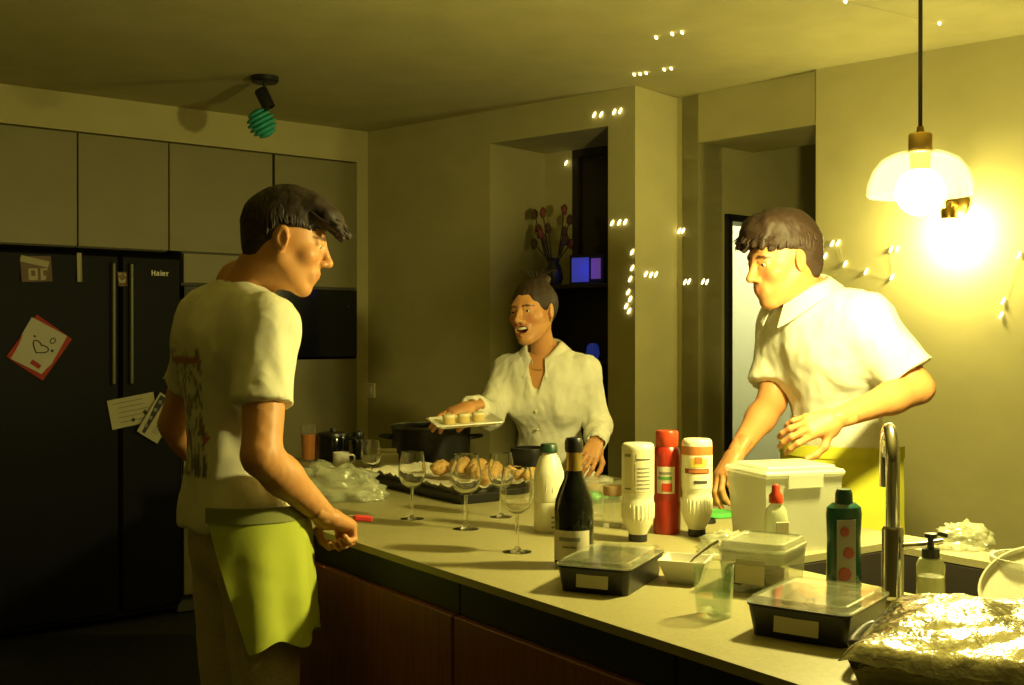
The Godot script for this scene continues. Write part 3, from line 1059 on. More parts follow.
# ------------------------------------------------------------------ things on the worktop
func arc_patch(parent: Node, called: String, m: Material, r: float, a_mid: float, a_wide: float, y0: float, y1: float, off := 0.0008) -> MeshInstance3D:
	var st := mb()
	lathe(st, V2([r + off, y0, r + off, y1]), 10, Transform3D.IDENTITY, a_mid - a_wide / 2, a_mid + a_wide / 2)
	return build(st, called, m, parent)
func towards_eye(p: Vector3) -> float:        # angle, as lathe() counts it, of the side that faces the viewer's half of the room
	return atan2(-p.z, -p.x)
func squeeze_bottle(label: String, p: Vector3, r: float, h: float, kind: String) -> void:
	var t := thing("squeeze_bottle", label, "bottle", p)
	var body: Material = M.ketchup_red if kind == "red" else M.white_plastic
	var st := mb()
	if kind == "red":
		lathe(st, V2([0.0, 0.0, r * 0.96, 0.0, r, 0.006, r, h * 0.30, r * 0.97, h * 0.32, r * 0.97, h * 0.34, r, h * 0.36, r, h * 0.76, r * 0.94, h * 0.82, r * 0.80, h * 0.85, 0.0, h * 0.85]), 36)
		build(st, "body", body, t)
		st = mb()
		lathe(st, V2([r * 0.80, h * 0.845, r * 0.83, h * 0.85, r * 0.83, h * 0.985, r * 0.78, h, 0.0, h]), 32)
		build(st, "cap", M.cap_red, t)
		var a := towards_eye(p) + 0.1
		arc_patch(t, "label", M.paper_label, r, a, 1.35, h * 0.40, h * 0.66)
		arc_patch(t, "label_band", M.leaf_print, r, a + 0.05, 1.0, h * 0.535, h * 0.565, 0.0014)
		arc_patch(t, "label_text", M.print_grey, r, a + 0.05, 0.9, h * 0.585, h * 0.61, 0.0014)
		arc_patch(t, "label_tomato", M.cap_red, r, a - 0.1, 0.75, h * 0.42, h * 0.50, 0.0014)
		return
	# stands on its black cap
	st = mb()
	lathe(st, V2([0.0, 0.0, r * 0.56, 0.0, r * 0.58, 0.004, r * 0.58, h * 0.075, 0.0, h * 0.075]), 28)
	build(st, "cap", M.black_plastic, t)
	st = mb()
	lathe(st, V2([0.0, h * 0.07, r * 0.55, h * 0.07, r * 0.66, h * 0.11, r * 0.90, h * 0.19, r, h * 0.26, r, h * 0.40, r * 0.96, h * 0.42, r * 0.96, h * 0.46, r, h * 0.48, r, h * 0.955, r * 0.96, h * 0.985, r * 0.85, h, 0.0, h]), 36)
	build(st, "body", body, t)
	st = mb()
	for k in 26:
		var a := TAU * k / 26
		tube(st, [Vector3(cos(a) * r * 0.985, h * 0.24, sin(a) * r * 0.985), Vector3(cos(a) * r * 1.0, h * 0.39, sin(a) * r * 1.0)], 0.0016, 5)
	build(st, "grip_ribs", body, t)
	var e := towards_eye(p)
	if kind == "mayo":
		arc_patch(t, "label", M.cream_plastic, r, e, 2.6, h * 0.50, h * 0.94)
		arc_patch(t, "label_block", M.paper_label, r, e - 0.35, 1.0, h * 0.52, h * 0.82, 0.0014)
		for k in 6: arc_patch(t, "label_text", M.print_grey, r, e - 0.35, 0.8, h * (0.55 + 0.04 * k), h * (0.562 + 0.04 * k), 0.002)
		arc_patch(t, "label_bar", M.print_dark, r, e - 0.35, 0.9, h * 0.84, h * 0.852, 0.0016)
		arc_patch(t, "label_bar", M.print_dark, r, e + 0.12, 0.05, h * 0.84, h * 0.90, 0.0016)
		arc_patch(t, "label_text", M.print_grey, r, e + 0.65, 0.45, h * 0.87, h * 0.90, 0.0016)
		arc_patch(t, "label_text", M.print_grey, r, e + 0.65, 0.45, h * 0.54, h * 0.555, 0.0016)
	else:
		arc_patch(t, "label_band", M.orange_print, r, e, 3.0, h * 0.84, h * 0.93)
		arc_patch(t, "label", M.white_plastic, r, e, 3.0, h * 0.50, h * 0.84)
		arc_patch(t, "label_emblem", M.yellow_print, r, e - 0.1, 1.1, h * 0.72, h * 0.81, 0.0014)
		arc_patch(t, "label_emblem", M.orange_print, r, e - 0.1, 0.5, h * 0.755, h * 0.825, 0.0018)
		arc_patch(t, "label_ribbon", M.red_print, r, e, 1.7, h * 0.655, h * 0.705, 0.0014)
		arc_patch(t, "label_ribbon", M.orange_print, r, e - 0.1, 1.25, h * 0.665, h * 0.695, 0.002)
		arc_patch(t, "label_text", M.print_dark, r, e - 0.25, 0.9, h * 0.555, h * 0.585, 0.0014)
func wine_glass(label: String, p: Vector3, h: float, turn := 0.0, wine := false) -> void:
	var t := thing("wine_glass", label, "glass", p, turn, "")
	var s := h / 0.19
	var st := mb()
	lathe(st, V2([0.0, 0.0, 0.033 * s, 0.0, 0.033 * s, 0.0015, 0.012 * s, 0.005 * s, 0.0045 * s, 0.012 * s, 0.0038 * s, 0.05 * s, 0.0042 * s, 0.088 * s, 0.0, 0.088 * s]), 32)
	build(st, "stem", M.stem_glass, t)
	st = mb()
	lathe(st, V2([0.0, 0.086 * s, 0.012 * s, 0.088 * s, 0.028 * s, 0.100 * s, 0.0385 * s, 0.122 * s, 0.039 * s, 0.140 * s, 0.036 * s, 0.165 * s, 0.0315 * s, 0.19 * s, 0.0305 * s, 0.19 * s, 0.035 * s, 0.165 * s, 0.0378 * s, 0.140 * s, 0.0372 * s, 0.123 * s, 0.027 * s, 0.102 * s, 0.012 * s, 0.091 * s, 0.0, 0.090 * s]), 40)
	build(st, "bowl", M.stem_glass, t)
	if wine:
		st = mb()
		lathe(st, V2([0.0, 0.0905 * s, 0.0115 * s, 0.0915 * s, 0.0265 * s, 0.1025 * s, 0.034 * s, 0.115 * s, 0.0, 0.115 * s]), 32)
		build(st, "wine", M.wine, t)
func takeaway_box(called: String, label: String, p: Vector3, turn: float, w: float, l: float, h: float, base: Material, lid: Material, tag_on: bool) -> Node3D:
	var t := thing(called, label, "container", p, turn)
	var ring := func(y: float, gx: float, gz: float, rad: float) -> Array:
		var r := []
		for k in 24:
			var a := TAU * k / 24.0
			var cx := signf(cos(a)) if absf(cos(a)) > 1e-5 else 0.0
			var cz := signf(sin(a)) if absf(sin(a)) > 1e-5 else 0.0
			r.append(Vector3(cx * (gx - rad) + cos(a) * rad, y, cz * (gz - rad) + sin(a) * rad))
		return r
	var loft := func(levels: Array, called2: String, m: Material) -> void:
		var st := mb()
		st.set_smooth_group(-1)
		for i in levels.size() - 1:
			for k in 24:
				var j := (k + 1) % 24
				quad(st, levels[i][k], levels[i + 1][k], levels[i + 1][j], levels[i][j])
		var n := levels.size() - 1
		for k in 24:
			var j := (k + 1) % 24
			tri(st, levels[0][k], levels[0][j], Vector3(0, levels[0][0].y, 0))
			tri(st, levels[n][j], levels[n][k], Vector3(0, levels[n][0].y, 0))
		build(st, called2, m, t)
	var a := w / 2
	var b := l / 2
	loft.call([ring.call(0.0, a * 0.88, b * 0.90, 0.012), ring.call(h * 0.88, a * 0.97, b * 0.98, 0.016), ring.call(h * 0.9, a, b, 0.018), ring.call(h * 0.96, a, b, 0.018), ring.call(h * 0.96, a * 0.93, b * 0.95, 0.014), ring.call(h * 0.70, a * 0.90, b * 0.93, 0.012)], "tray", base)
	loft.call([ring.call(h * 0.97, a * 1.01, b * 1.01, 0.018), ring.call(h * 1.02, a * 1.01, b * 1.01, 0.018), ring.call(h * 1.03, a * 0.96, b * 0.97, 0.018), ring.call(h * 1.16, a * 0.91, b * 0.93, 0.016), ring.call(h * 1.17, a * 0.86, b * 0.89, 0.014), ring.call(h * 1.13, a * 0.83, b * 0.87, 0.014)], "lid", lid)
	if tag_on:
		var st := mb()
		bx(st, Vector3(0, h * 0.5, b * 0.965), Vector3(w * 0.42, h * 0.55, 0.0015), Basis(Vector3.RIGHT, -0.12), 0.0002)
		build(st, "label", M.paper_label, t)
	return t
func lumps(parent: Node, called: String, m: Material, n: int, w: float, l: float, y: float, r: float, sd: int) -> void:
	rng.seed = sd
	for k in n:
		var st := mb()
		var c := Vector3(rng.randf_range(-w, w), y + rng.randf_range(0, r * 0.3), rng.randf_range(-l, l))
		blob(st, c, Vector3(r * rng.randf_range(0.8, 1.4), r * rng.randf_range(0.5, 0.8), r * rng.randf_range(0.8, 1.3)), 0.5, 2.0, sd + k, Basis(Vector3.UP, rng.randf() * 3.0), 8, 12)
		build(st, called, m, parent)

func build_worktop_things() -> void:
	var p := on_top(574, 566)
	# sparkling wine bottle
	var t := thing("wine_bottle", "dark wine bottle with cream label, gold foil neck and black stopper", "bottle", p)
	var st := mb()
	lathe(st, V2([0.0, 0.004, 0.028, 0.0, 0.039, 0.003, 0.0415, 0.010, 0.0415, 0.118, 0.039, 0.140, 0.030, 0.165, 0.021, 0.185, 0.0165, 0.205, 0.0155, 0.215, 0.0, 0.215]), 40)
	build(st, "body", M.bottle_glass, t)
	st = mb()
	lathe(st, V2([0.0175, 0.196, 0.0172, 0.205, 0.0160, 0.222, 0.0160, 0.242, 0.0178, 0.246, 0.0, 0.246]), 28)
	build(st, "foil", M.gold_foil, t)
	st = mb()
	lathe(st, V2([0.0, 0.240, 0.0182, 0.240, 0.0195, 0.246, 0.0195, 0.262, 0.016, 0.270, 0.0, 0.272]), 24)
	build(st, "stopper", M.black_plastic, t)
	var e := towards_eye(p)
	arc_patch(t, "label", M.paper_label, 0.0415, e + 0.25, 2.2, 0.016, 0.080)
	arc_patch(t, "label_text", M.print_grey, 0.0415, e + 0.25, 1.1, 0.058, 0.066, 0.0014)
	arc_patch(t, "label_text", M.print_grey, 0.0415, e + 0.25, 0.7, 0.044, 0.048, 0.0014)
	# milk bottle
	p = on_top(549, 531)
	t = thing("milk_bottle", "white plastic milk bottle with a dark green cap", "bottle", p)
	st = mb()
	lathe(st, V2([0.0, 0.0, 0.034, 0.0, 0.0375, 0.005, 0.0375, 0.070, 0.0360, 0.074, 0.0375, 0.078, 0.0375, 0.140, 0.036, 0.150, 0.026, 0.180, 0.018, 0.192, 0.017, 0.200, 0.0, 0.200]), 36)
	build(st, "body", M.white_plastic, t)
	st = mb()
	for k in 14:
		var a := TAU * k / 14
		tube(st, [Vector3(cos(a) * 0.0365, 0.10, sin(a) * 0.0365), Vector3(cos(a) * 0.0345, 0.150, sin(a) * 0.0345)], 0.002, 5)
	build(st, "ribs", M.white_plastic, t)
	st = mb()
	lathe(st, V2([0.0, 0.196, 0.0215, 0.196, 0.0215, 0.214, 0.019, 0.217, 0.0, 0.217]), 28)
	build(st, "cap", M.green_cap, t)
	e = towards_eye(p)
	arc_patch(t, "label", M.cream_plastic, 0.0375, e - 0.5, 1.0, 0.008, 0.066)
	for k in 3: arc_patch(t, "label_text", M.print_grey, 0.0375, e - 0.5, 0.7, 0.012 + k * 0.012, 0.018 + k * 0.012, 0.0014)
	squeeze_bottle("white squeeze bottle with a cream text label standing on its black cap", on_top(638, 541), 0.0385, 0.232, "mayo")
	squeeze_bottle("red ketchup squeeze bottle with a tomato label and red cap", on_top(667, 533), 0.0335, 0.252, "red")
	squeeze_bottle("white squeeze bottle with an orange band and emblem standing on its black cap", on_top(697, 536), 0.0365, 0.236, "orange")
	# wine glasses
	wine_glass("empty wine glass beside the man's hand, by the crumpled bag", on_top(412, 519), 0.178)
	wine_glass("empty wine glass before the tray of bread", on_top(466, 529), 0.188)
	wine_glass("empty wine glass behind the others, against the bread tray", on_top(501, 517), 0.172)
	wine_glass("wine glass with a little wine, beside the milk bottle", on_top(517, 552), 0.188, 0.0, true)
	wine_glass("empty wine glass next to the dark jar and pot", on_top(371, 489.5), 0.158)
	# black takeaway boxes
	var tb := takeaway_box("takeaway_box", "black takeaway box with clear lid and white label beside the wine bottle", on_top(612, 583), 0.0, 0.150, 0.235, 0.052, M.black_plastic, M.lid_plastic, true)
	tb.rotation.y = -0.42
	lumps(tb, "food", M.food_dark, 9, 0.045, 0.085, 0.036, 0.016, 3)
	tb = takeaway_box("takeaway_box", "black takeaway box with clear lid next to the foil covered tray", on_top(819, 630), 0.0, 0.175, 0.205, 0.055, M.black_plastic, M.lid_plastic, true)
	tb.rotation.y = -0.62
	lumps(tb, "food", M.food_dark, 9, 0.05, 0.07, 0.038, 0.018, 13)
	tb = takeaway_box("takeaway_box", "square lidded box of dark food behind the green tumbler", on_top(763, 587), 0.0, 0.135, 0.150, 0.082, M.grey_lid, M.grey_lid, true)
	tb.rotation.y = -0.55
	lumps(tb, "food", M.food_dark, 14, 0.035, 0.042, 0.026, 0.026, 23)
	# small white bowl with a spoon
	p = on_top(686, 581)
	t = thing("small_bowl", "small square white bowl with a spoon in it", "bowl", p, -0.35)
	st = mb()
	for k in 4:
		var q := Basis(Vector3.UP, PI / 2 * k)
		hexa(st, [q * Vector3(-0.030, 0, 0.030), q * Vector3(0.030, 0, 0.030), q * Vector3(0.026, 0.004, 0.026), q * Vector3(-0.026, 0.004, 0.026)], [q * Vector3(-0.047, 0.046, 0.047), q * Vector3(0.047, 0.046, 0.047), q * Vector3(0.043, 0.046, 0.043), q * Vector3(-0.043, 0.046, 0.043)])
	bx(st, Vector3(0, 0.003, 0), Vector3(0.058, 0.006, 0.058))
	build(st, "body", M.white_ceramic, t)
	t = thing("teaspoon", "steel teaspoon leaning in the small white bowl", "spoon", p + Vector3(0, 0.022, 0), -0.35)
	st = mb()
	tube(st, [Vector3(-0.002, 0.0, 0.002), Vector3(0.015, 0.022, -0.008), Vector3(0.044, 0.046, -0.020), Vector3(0.060, 0.056, -0.026)], [0.003, 0.0025, 0.003, 0.0035], 8)
	build(st, "handle", M.chrome, t)
	st = mb()
	blob(st, Vector3(-0.010, -0.002, 0.004), Vector3(0.015, 0.004, 0.011), 0.0, 1.0, 1, Basis(Vector3(0, 0, 1), 0.3), 8, 14)
	build(st, "spoon_bowl", M.chrome, t)
	# green tumbler
	t = thing("tumbler", "green tinted glass tumbler with water at the worktop edge", "glass", on_top(714, 616))
	st = mb()
	lathe(st, V2([0.0, 0.0, 0.028, 0.0, 0.031, 0.004, 0.0335, 0.045, 0.0345, 0.088, 0.0330, 0.088, 0.0315, 0.045, 0.0285, 0.010, 0.0, 0.010]), 40)
	build(st, "body", M.green_glass, t)
	st = mb()
	lathe(st, V2([0.0, 0.0105, 0.0283, 0.0105, 0.0305, 0.035, 0.0, 0.035]), 36)
	build(st, "water", M.green_glass, t)
	# crumpled clear plastic
	p = on_top(728, 557)
	st = mb()
	blob(st, Vector3(0, 0.022, 0), Vector3(0.062, 0.030, 0.050), 0.5, 2.2, 7, Basis.IDENTITY, 22, 36, false, 0.001)
	var o := build(st, "crumpled_wrapper", M.film)
	o.position = p
	tag(o, "crumpled clear plastic wrapper before the storage box", "wrapper")
	# storage box
	p = on_top(784, 546)
	t = thing("storage_box", "tall translucent white storage box with a lid", "box", p, 0.32)
	st = mb()
	var lv := [[0.0, 0.088, 0.075], [0.170, 0.099, 0.086]]
	for k in 4:
		var q := Basis(Vector3.UP, PI / 2 * k)
		var ax := func(g: Array, s: float, y: float, inset: float) -> Vector3:
			var gx: float = (g[1] if k % 2 == 0 else g[2]) - inset
			var gz: float = (g[2] if k % 2 == 0 else g[1]) - inset
			return q * Vector3(s * gx, y, gz)
		hexa(st, [ax.call(lv[0], -1, 0, 0), ax.call(lv[0], 1, 0, 0), ax.call(lv[0], 1, 0, 0.003), ax.call(lv[0], -1, 0, 0.003)], [ax.call(lv[1], -1, 0.17, 0), ax.call(lv[1], 1, 0.17, 0), ax.call(lv[1], 1, 0.17, 0.003), ax.call(lv[1], -1, 0.17, 0.003)])
	bx(st, Vector3(0, 0.002, 0), Vector3(0.176, 0.004, 0.150))
	build(st, "body", M.tub_plastic, t)
	st = mb()
	bx(st, Vector3(0, 0.176, 0), Vector3(0.212, 0.016, 0.186), Basis.IDENTITY, 0.006)
	bx(st, Vector3(0, 0.187, 0), Vector3(0.180, 0.010, 0.152), Basis.IDENTITY, 0.005)
	bx(st, Vector3(0, 0.160, 0.0915), Vector3(0.09, 0.030, 0.004), Basis.IDENTITY, 0.001)
	build(st, "lid", M.tub_plastic, t)
	# dish soap
	p = on_top(776, 572)
	t = thing("dish_soap_bottle", "pale green dish soap bottle with a red nozzle cap", "bottle", p, 0.2)
	st = mb()
	lathe(st, V2([0.0, 0.0, 0.026, 0.0, 0.028, 0.006, 0.027, 0.050, 0.024, 0.075, 0.0265, 0.105, 0.022, 0.128, 0.012, 0.140, 0.011, 0.146, 0.0, 0.146]), 32, Transform3D(Basis.from_scale(Vector3(1, 1, 0.72)), Vector3.ZERO))
	build(st, "body", M.soap_bottle, t)
	st = mb()
	lathe(st, V2([0.0, 0.142, 0.0145, 0.142, 0.0140, 0.158, 0.009, 0.164, 0.0085, 0.176, 0.005, 0.180, 0.0, 0.180]), 24)
	build(st, "cap", M.cap_red, t)
	st = mb()
	bx(st, Vector3(0.006, 0.075, 0.0195), Vector3(0.028, 0.060, 0.002), Basis.IDENTITY, 0.0008)
	build(st, "label", M.paper_label, t)
	# detergent
	p = on_top(844, 590)
	t = thing("detergent_bottle", "tall dark green detergent bottle with reddish label and dark cap", "bottle", p, 0.25)
	st = mb()
	var sec := Transform3D(Basis.from_scale(Vector3(1, 1, 0.66)), Vector3.ZERO)
	lathe(st, V2([0.0, 0.0, 0.033, 0.0, 0.036, 0.006, 0.0345, 0.06, 0.0335, 0.10, 0.036, 0.145, 0.034, 0.158, 0.024, 0.166, 0.0, 0.168]), 32, sec)
	build(st, "body", M.detergent_green, t)
	st = mb()
	lathe(st, V2([0.0, 0.160, 0.017, 0.160, 0.016, 0.184, 0.013, 0.192, 0.0, 0.193]), 24)
	build(st, "cap", M.green_cap, t)
	st = mb()
	bx(st, Vector3(-0.009, 0.075, 0.0245), Vector3(0.040, 0.125, 0.002), Basis.IDENTITY, 0.0008)
	build(st, "label", M.print_grey, t)
	for k in 3:
		st = mb()
		lathe(st, V2([0.0, 0.002, 0.013 - 0.002 * k, 0.002, 0.013 - 0.002 * k, 0.0]), 18, Transform3D(Basis(Vector3.RIGHT, PI / 2), Vector3(-0.013 + 0.008 * (k % 2), 0.035 + 0.04 * k, 0.0258)))
		build(st, "label_fruit", M.red_print, t)
	# soap pump beside the sink
	p = on_top(931, 607)
	t = thing("soap_dispenser", "clear soap dispenser with a black pump beside the tap", "dispenser", p)
	st = mb()
	lathe(st, V2([0.0, 0.0, 0.022, 0.0, 0.0245, 0.004, 0.0245, 0.075, 0.020, 0.086, 0.012, 0.090, 0.0, 0.090]), 32)
	build(st, "body", M.soap_bottle, t)
	st = mb()
	lathe(st, V2([0.0, 0.003, 0.0225, 0.003, 0.0225, 0.055, 0.0, 0.055]), 28)
	build(st, "soap", M.soap_clear, t)
	st = mb()
	lathe(st, V2([0.0, 0.086, 0.0155, 0.086, 0.0155, 0.104, 0.006, 0.107, 0.0055, 0.122, 0.011, 0.124, 0.011, 0.131, 0.0, 0.132]), 24)
	tube(st, [Vector3(0, 0.128, 0), Vector3(0.018, 0.129, -0.01), Vector3(0.034, 0.124, -0.016)], 0.004, 8)
	build(st, "pump", M.black_plastic, t)
	# crumpled film on the strip behind the sink
	p = on_top(964, 549)
	st = mb()
	blob(st, Vector3(0, 0.024, 0), Vector3(0.062, 0.034, 0.045), 0.55, 2.2, 19, Basis.IDENTITY, 22, 36, false, 0.001)
	o = build(st, "plastic_wrap", M.film)
	o.position = p
	tag(o, "crumpled clear plastic wrap on the worktop strip behind the sink", "wrapper")
	# tub with open lid at the end of the sink
	p = on_top(1040, 628)
	t = thing("plastic_tub", "white plastic tub with its lid leaning open beside the sink", "tub", p, 0.6)
	st = mb()
	lathe(st, V2([0.0, 0.0, 0.060, 0.0, 0.064, 0.006, 0.072, 0.105, 0.077, 0.107, 0.077, 0.117, 0.071, 0.117, 0.069, 0.107, 0.061, 0.010, 0.0, 0.010]), 40)
	build(st, "body", M.tub_plastic, t)
	st = mb()
	lathe(st, V2([0.0, 0.0, 0.070, 0.0, 0.074, 0.003, 0.074, 0.012, 0.070, 0.012, 0.068, 0.006, 0.0, 0.006]), 40, Transform3D(Basis(Vector3(0, 0, 1), 0.75), Vector3(-0.085, 0.085, 0.03)))
	build(st, "lid", M.white_plastic, t)
	st = mb()
	tube(st, curve([Vector3(-0.06, 0.112, 0.03), Vector3(-0.045, 0.150, 0.02), Vector3(0.0, 0.175, 0.0), Vector3(0.06, 0.15, -0.02), Vector3(0.07, 0.112, -0.02)]), 0.004, 8)
	build(st, "handle", M.white_plastic, t)
	# foil tray
	var fc := on_top(950, 690, 0.97)
	var bs := Basis(Vector3(0.824, 0, -0.567), Vector3.UP, Vector3(0.567, 0, 0.824))
	fc = nu(1.525, -0.845, TOP)
	t = thing("foil_tray", "roasting tray covered with crumpled aluminium foil", "tray", fc)
	t.basis = Basis(Vector3(0.484, 0, -0.876), Vector3.UP, Vector3(0.876, 0, 0.484))
	st = mb()
	var hw := 0.175
	var hl := 0.28
	for k in 4:
		var q := Basis(Vector3.UP, PI / 2 * k)
		var gx := hw if k % 2 == 0 else hl
		var gz := hl if k % 2 == 0 else hw
		hexa(st, [q * Vector3(-gx + 0.02, 0.0, gz - 0.02), q * Vector3(gx - 0.02, 0.0, gz - 0.02), q * Vector3(gx - 0.023, 0.003, gz - 0.023), q * Vector3(-gx + 0.023, 0.003, gz - 0.023)], [q * Vector3(-gx, 0.055, gz), q * Vector3(gx, 0.055, gz), q * Vector3(gx - 0.004, 0.055, gz - 0.004), q * Vector3(-gx + 0.004, 0.055, gz - 0.004)])
	bx(st, Vector3(0, 0.002, 0), Vector3(2 * hw - 0.042, 0.004, 2 * hl - 0.042))
	build(st, "pan", M.foil, t)
	st = mb()
	fn.frequency = 1.0
	fn.fractal_octaves = 4
	var cover := func(u: float, v: float) -> Vector3:
		var x := (u - 0.5) * 2.0
		var z := (v - 0.5) * 2.0
		var dome := 0.042 * (1.0 - pow(absf(x), 3.0)) * (1.0 - pow(absf(z), 5.0))
		fn.seed = 5
		var cr := 0.012 * absf(fn.get_noise_2d(u * 4.0, v * 7.0)) + 0.012 * fn.get_noise_2d(u * 2.0 + 7.0, v * 3.0)
		var edge := maxf(absf(x), absf(z))
		var drop := -0.014 * smoothstep(0.93, 1.0, edge)
		return Vector3(-z * (hl + 0.006) * 0.0 + x * (hw + 0.008), 0.058 + dome + cr * (1.2 - 0.4 * edge) + drop, z * (hl + 0.008))
	sheet(st, 44, 60, func(u: float, v: float) -> Vector3: return cover.call(v, u), 0.001)
	build(st, "foil_cover", M.foil, t)
	st = mb()
	tube(st, curve([Vector3(-0.06, 0.045, -hl + 0.01), Vector3(-0.055, 0.04, -hl - 0.018), Vector3(0.055, 0.04, -hl - 0.018), Vector3(0.06, 0.045, -hl + 0.01)]), 0.007, 8)
	build(st, "handle", M.black_plastic, t)
	# baking tray with parchment and bread
	var tc := on_top(458, 488)
	t = thing("baking_tray", "dark baking tray lined with crumpled parchment", "tray", tc)
	t.basis = bs
	hw = 0.19
	hl = 0.325
	st = mb()
	bx(st, Vector3(0, 0.004, 0), Vector3(2 * hw, 0.006, 2 * hl), Basis.IDENTITY, 0.002)
	for s in [-1.0, 1.0]:
		bx(st, Vector3(s * hw, 0.016, 0), Vector3(0.008, 0.026, 2 * hl), Basis(Vector3(0, 0, 1), -0.25 * s), 0.002)
		bx(st, Vector3(0, 0.016, s * hl), Vector3(2 * hw, 0.026, 0.008), Basis(Vector3(1, 0, 0), 0.25 * s), 0.002)
	build(st, "pan", M.pan_metal, t)
	st = mb()
	var parch := func(u: float, v: float) -> Vector3:
		var x := (v - 0.5) * 2.0
		var z := (u - 0.5) * 2.0
		fn.seed = 9
		var e2 := maxf(absf(x), absf(z))
		var lift := 0.028 * smoothstep(0.8, 1.0, e2) + 0.016 * absf(fn.get_noise_2d(u * 7.0, v * 5.0)) * (0.4 + e2)
		return Vector3(x * (hw - 0.005), 0.013 + lift, z * (hl - 0.01))
	sheet(st, 50, 30, parch, 0.0008)
	build(st, "parchment", M.parchment, t)
	rng.seed = 44
	for k in 11:
		var z := 0.25 - 0.040 * k + rng.randf_range(-0.01, 0.01)
		var x := rng.randf_range(-0.03, 0.13)
		var br := Node3D.new()
		st = mb()
		blob(st, Vector3.ZERO, Vector3(0.036, 0.024, 0.030), 0.35, 1.8, 60 + k, Basis(Vector3.UP, rng.randf() * 3.0), 12, 16)
		o = build(st, "bread_piece", M.bread)
		o.position = tc + bs * Vector3(x, 0.056, z)
		tag(o, "golden piece of torn bread lying on the parchment of the baking tray", "bread", "bread pieces on the baking tray")
		br.free()
	# pots behind
	p = on_top(431, 468)
	t = thing("cooking_pot", "wide black cooking pot behind the baking tray", "pot", p)
	st = mb()
	lathe(st, V2([0.0, 0.0, 0.130, 0.0, 0.142, 0.010, 0.146, 0.150, 0.152, 0.153, 0.152, 0.158, 0.142, 0.158, 0.138, 0.012, 0.0, 0.010]), 44)
	build(st, "body", M.pan_metal, t)
	st = mb()
	lathe(st, V2([0.1525, 0.150, 0.1545, 0.154, 0.1525, 0.160, 0.1495, 0.160, 0.1475, 0.155]), 44)
	build(st, "rim", M.fridge_handle, t)
	for s in [-1.0, 1.0]:
		st = mb()
		tube(st, curve([Vector3(s * 0.144, 0.115, 0.035), Vector3(s * 0.182, 0.120, 0.022), Vector3(s * 0.182, 0.120, -0.022), Vector3(s * 0.144, 0.115, -0.035)]), 0.007, 8)
		build(st, "handle", M.black_plastic, t)
	# far end clutter
	p = on_top(309, 461)
	t = thing("drink_glass", "tall glass of amber drink beside the man in the tee shirt", "glass", p)
	st = mb()
	lathe(st, V2([0.0, 0.0, 0.028, 0.0, 0.034, 0.14, 0.0325, 0.14, 0.027, 0.006, 0.0, 0.006]), 28)
	build(st, "body", M.clear_glass, t)
	st = mb()
	lathe(st, V2([0.0, 0.007, 0.0265, 0.007, 0.031, 0.105, 0.0, 0.105]), 28)
	build(st, "drink", M.amber_drink, t)
	p = on_top(333, 461)
	t = thing("french_press", "dark glass coffee jug with a black lid at the worktop end", "jug", p)
	st = mb()
	lathe(st, V2([0.0, 0.0, 0.058, 0.0, 0.060, 0.004, 0.062, 0.090, 0.058, 0.100, 0.0, 0.102]), 32)
	build(st, "body", M.appliance_glass, t)
	st = mb()
	lathe(st, V2([0.0, 0.100, 0.062, 0.100, 0.060, 0.110, 0.014, 0.116, 0.010, 0.128, 0.0, 0.130]), 28)
	build(st, "lid", M.black_plastic, t)
	st = mb()
	tube(st, curve([Vector3(0.058, 0.090, 0.02), Vector3(0.092, 0.085, 0.03), Vector3(0.092, 0.030, 0.03), Vector3(0.058, 0.020, 0.02)]), 0.007, 8)
	build(st, "handle", M.black_plastic, t)
	p = on_top(341, 467)
	t = thing("coffee_mug", "small cream mug with a dark mark in front of the coffee jug", "mug", p)
	st = mb()
	lathe(st, V2([0.0, 0.0, 0.026, 0.0, 0.030, 0.004, 0.031, 0.055, 0.028, 0.055, 0.027, 0.006, 0.0, 0.006]), 28)
	tube(st, curve([Vector3(0.029, 0.045, 0), Vector3(0.048, 0.042, 0), Vector3(0.048, 0.018, 0), Vector3(0.029, 0.014, 0)]), 0.004, 8)
	build(st, "body", M.white_ceramic, t)
	p = on_top(388, 474)
	t = thing("paper_packet", "pale paper packet standing behind the wine glass", "packet", p, 0.3)
	put(bx_mesh(Vector3(0.07, 0.075, 0.04), 0.006), "body", M.paper_cream, t).position.y = 0.0375
	st = mb()
	bx(st, Vector3(0, 0.082, 0), Vector3(0.06, 0.014, 0.018), Basis(Vector3(1, 0, 0), 0.2), 0.003)
	build(st, "folded_top", M.paper_cream, t)
	p = on_top(358, 459)
	t = thing("pepper_mill", "short dark pepper mill between the jug and the wine glass", "mill", p)
	st = mb()
	lathe(st, V2([0.0, 0.0, 0.026, 0.0, 0.028, 0.008, 0.021, 0.035, 0.026, 0.070, 0.020, 0.080, 0.025, 0.092, 0.020, 0.108, 0.0, 0.114]), 28)
	build(st, "body", M.black_plastic, t)
	# plastic bag near the man's hand
	p = on_top(343, 499)
	st = mb()
	blob(st, Vector3(0, 0.035, 0), Vector3(0.125, 0.062, 0.085), 0.45, 1.9, 23, Basis(Vector3(0, 0, 1), -0.25), 30, 46, false, 0.001)
	o = build(st, "plastic_bag", M.film)
	o.position = p
	tag(o, "crumpled translucent plastic bag beside the man's hand", "bag")
	# tumbler with a wooden stopper, small tub, green lids behind the squeeze bottles
	p = on_top(613, 527)
	t = thing("storage_jar", "small glass jar with a cork lid beside the white squeeze bottle", "jar", p)
	st = mb()
	lathe(st, V2([0.0, 0.0, 0.026, 0.0, 0.028, 0.004, 0.028, 0.075, 0.024, 0.085, 0.022, 0.085, 0.026, 0.074, 0.026, 0.006, 0.0, 0.006]), 28)
	build(st, "body", M.clear_glass, t)
	st = mb()
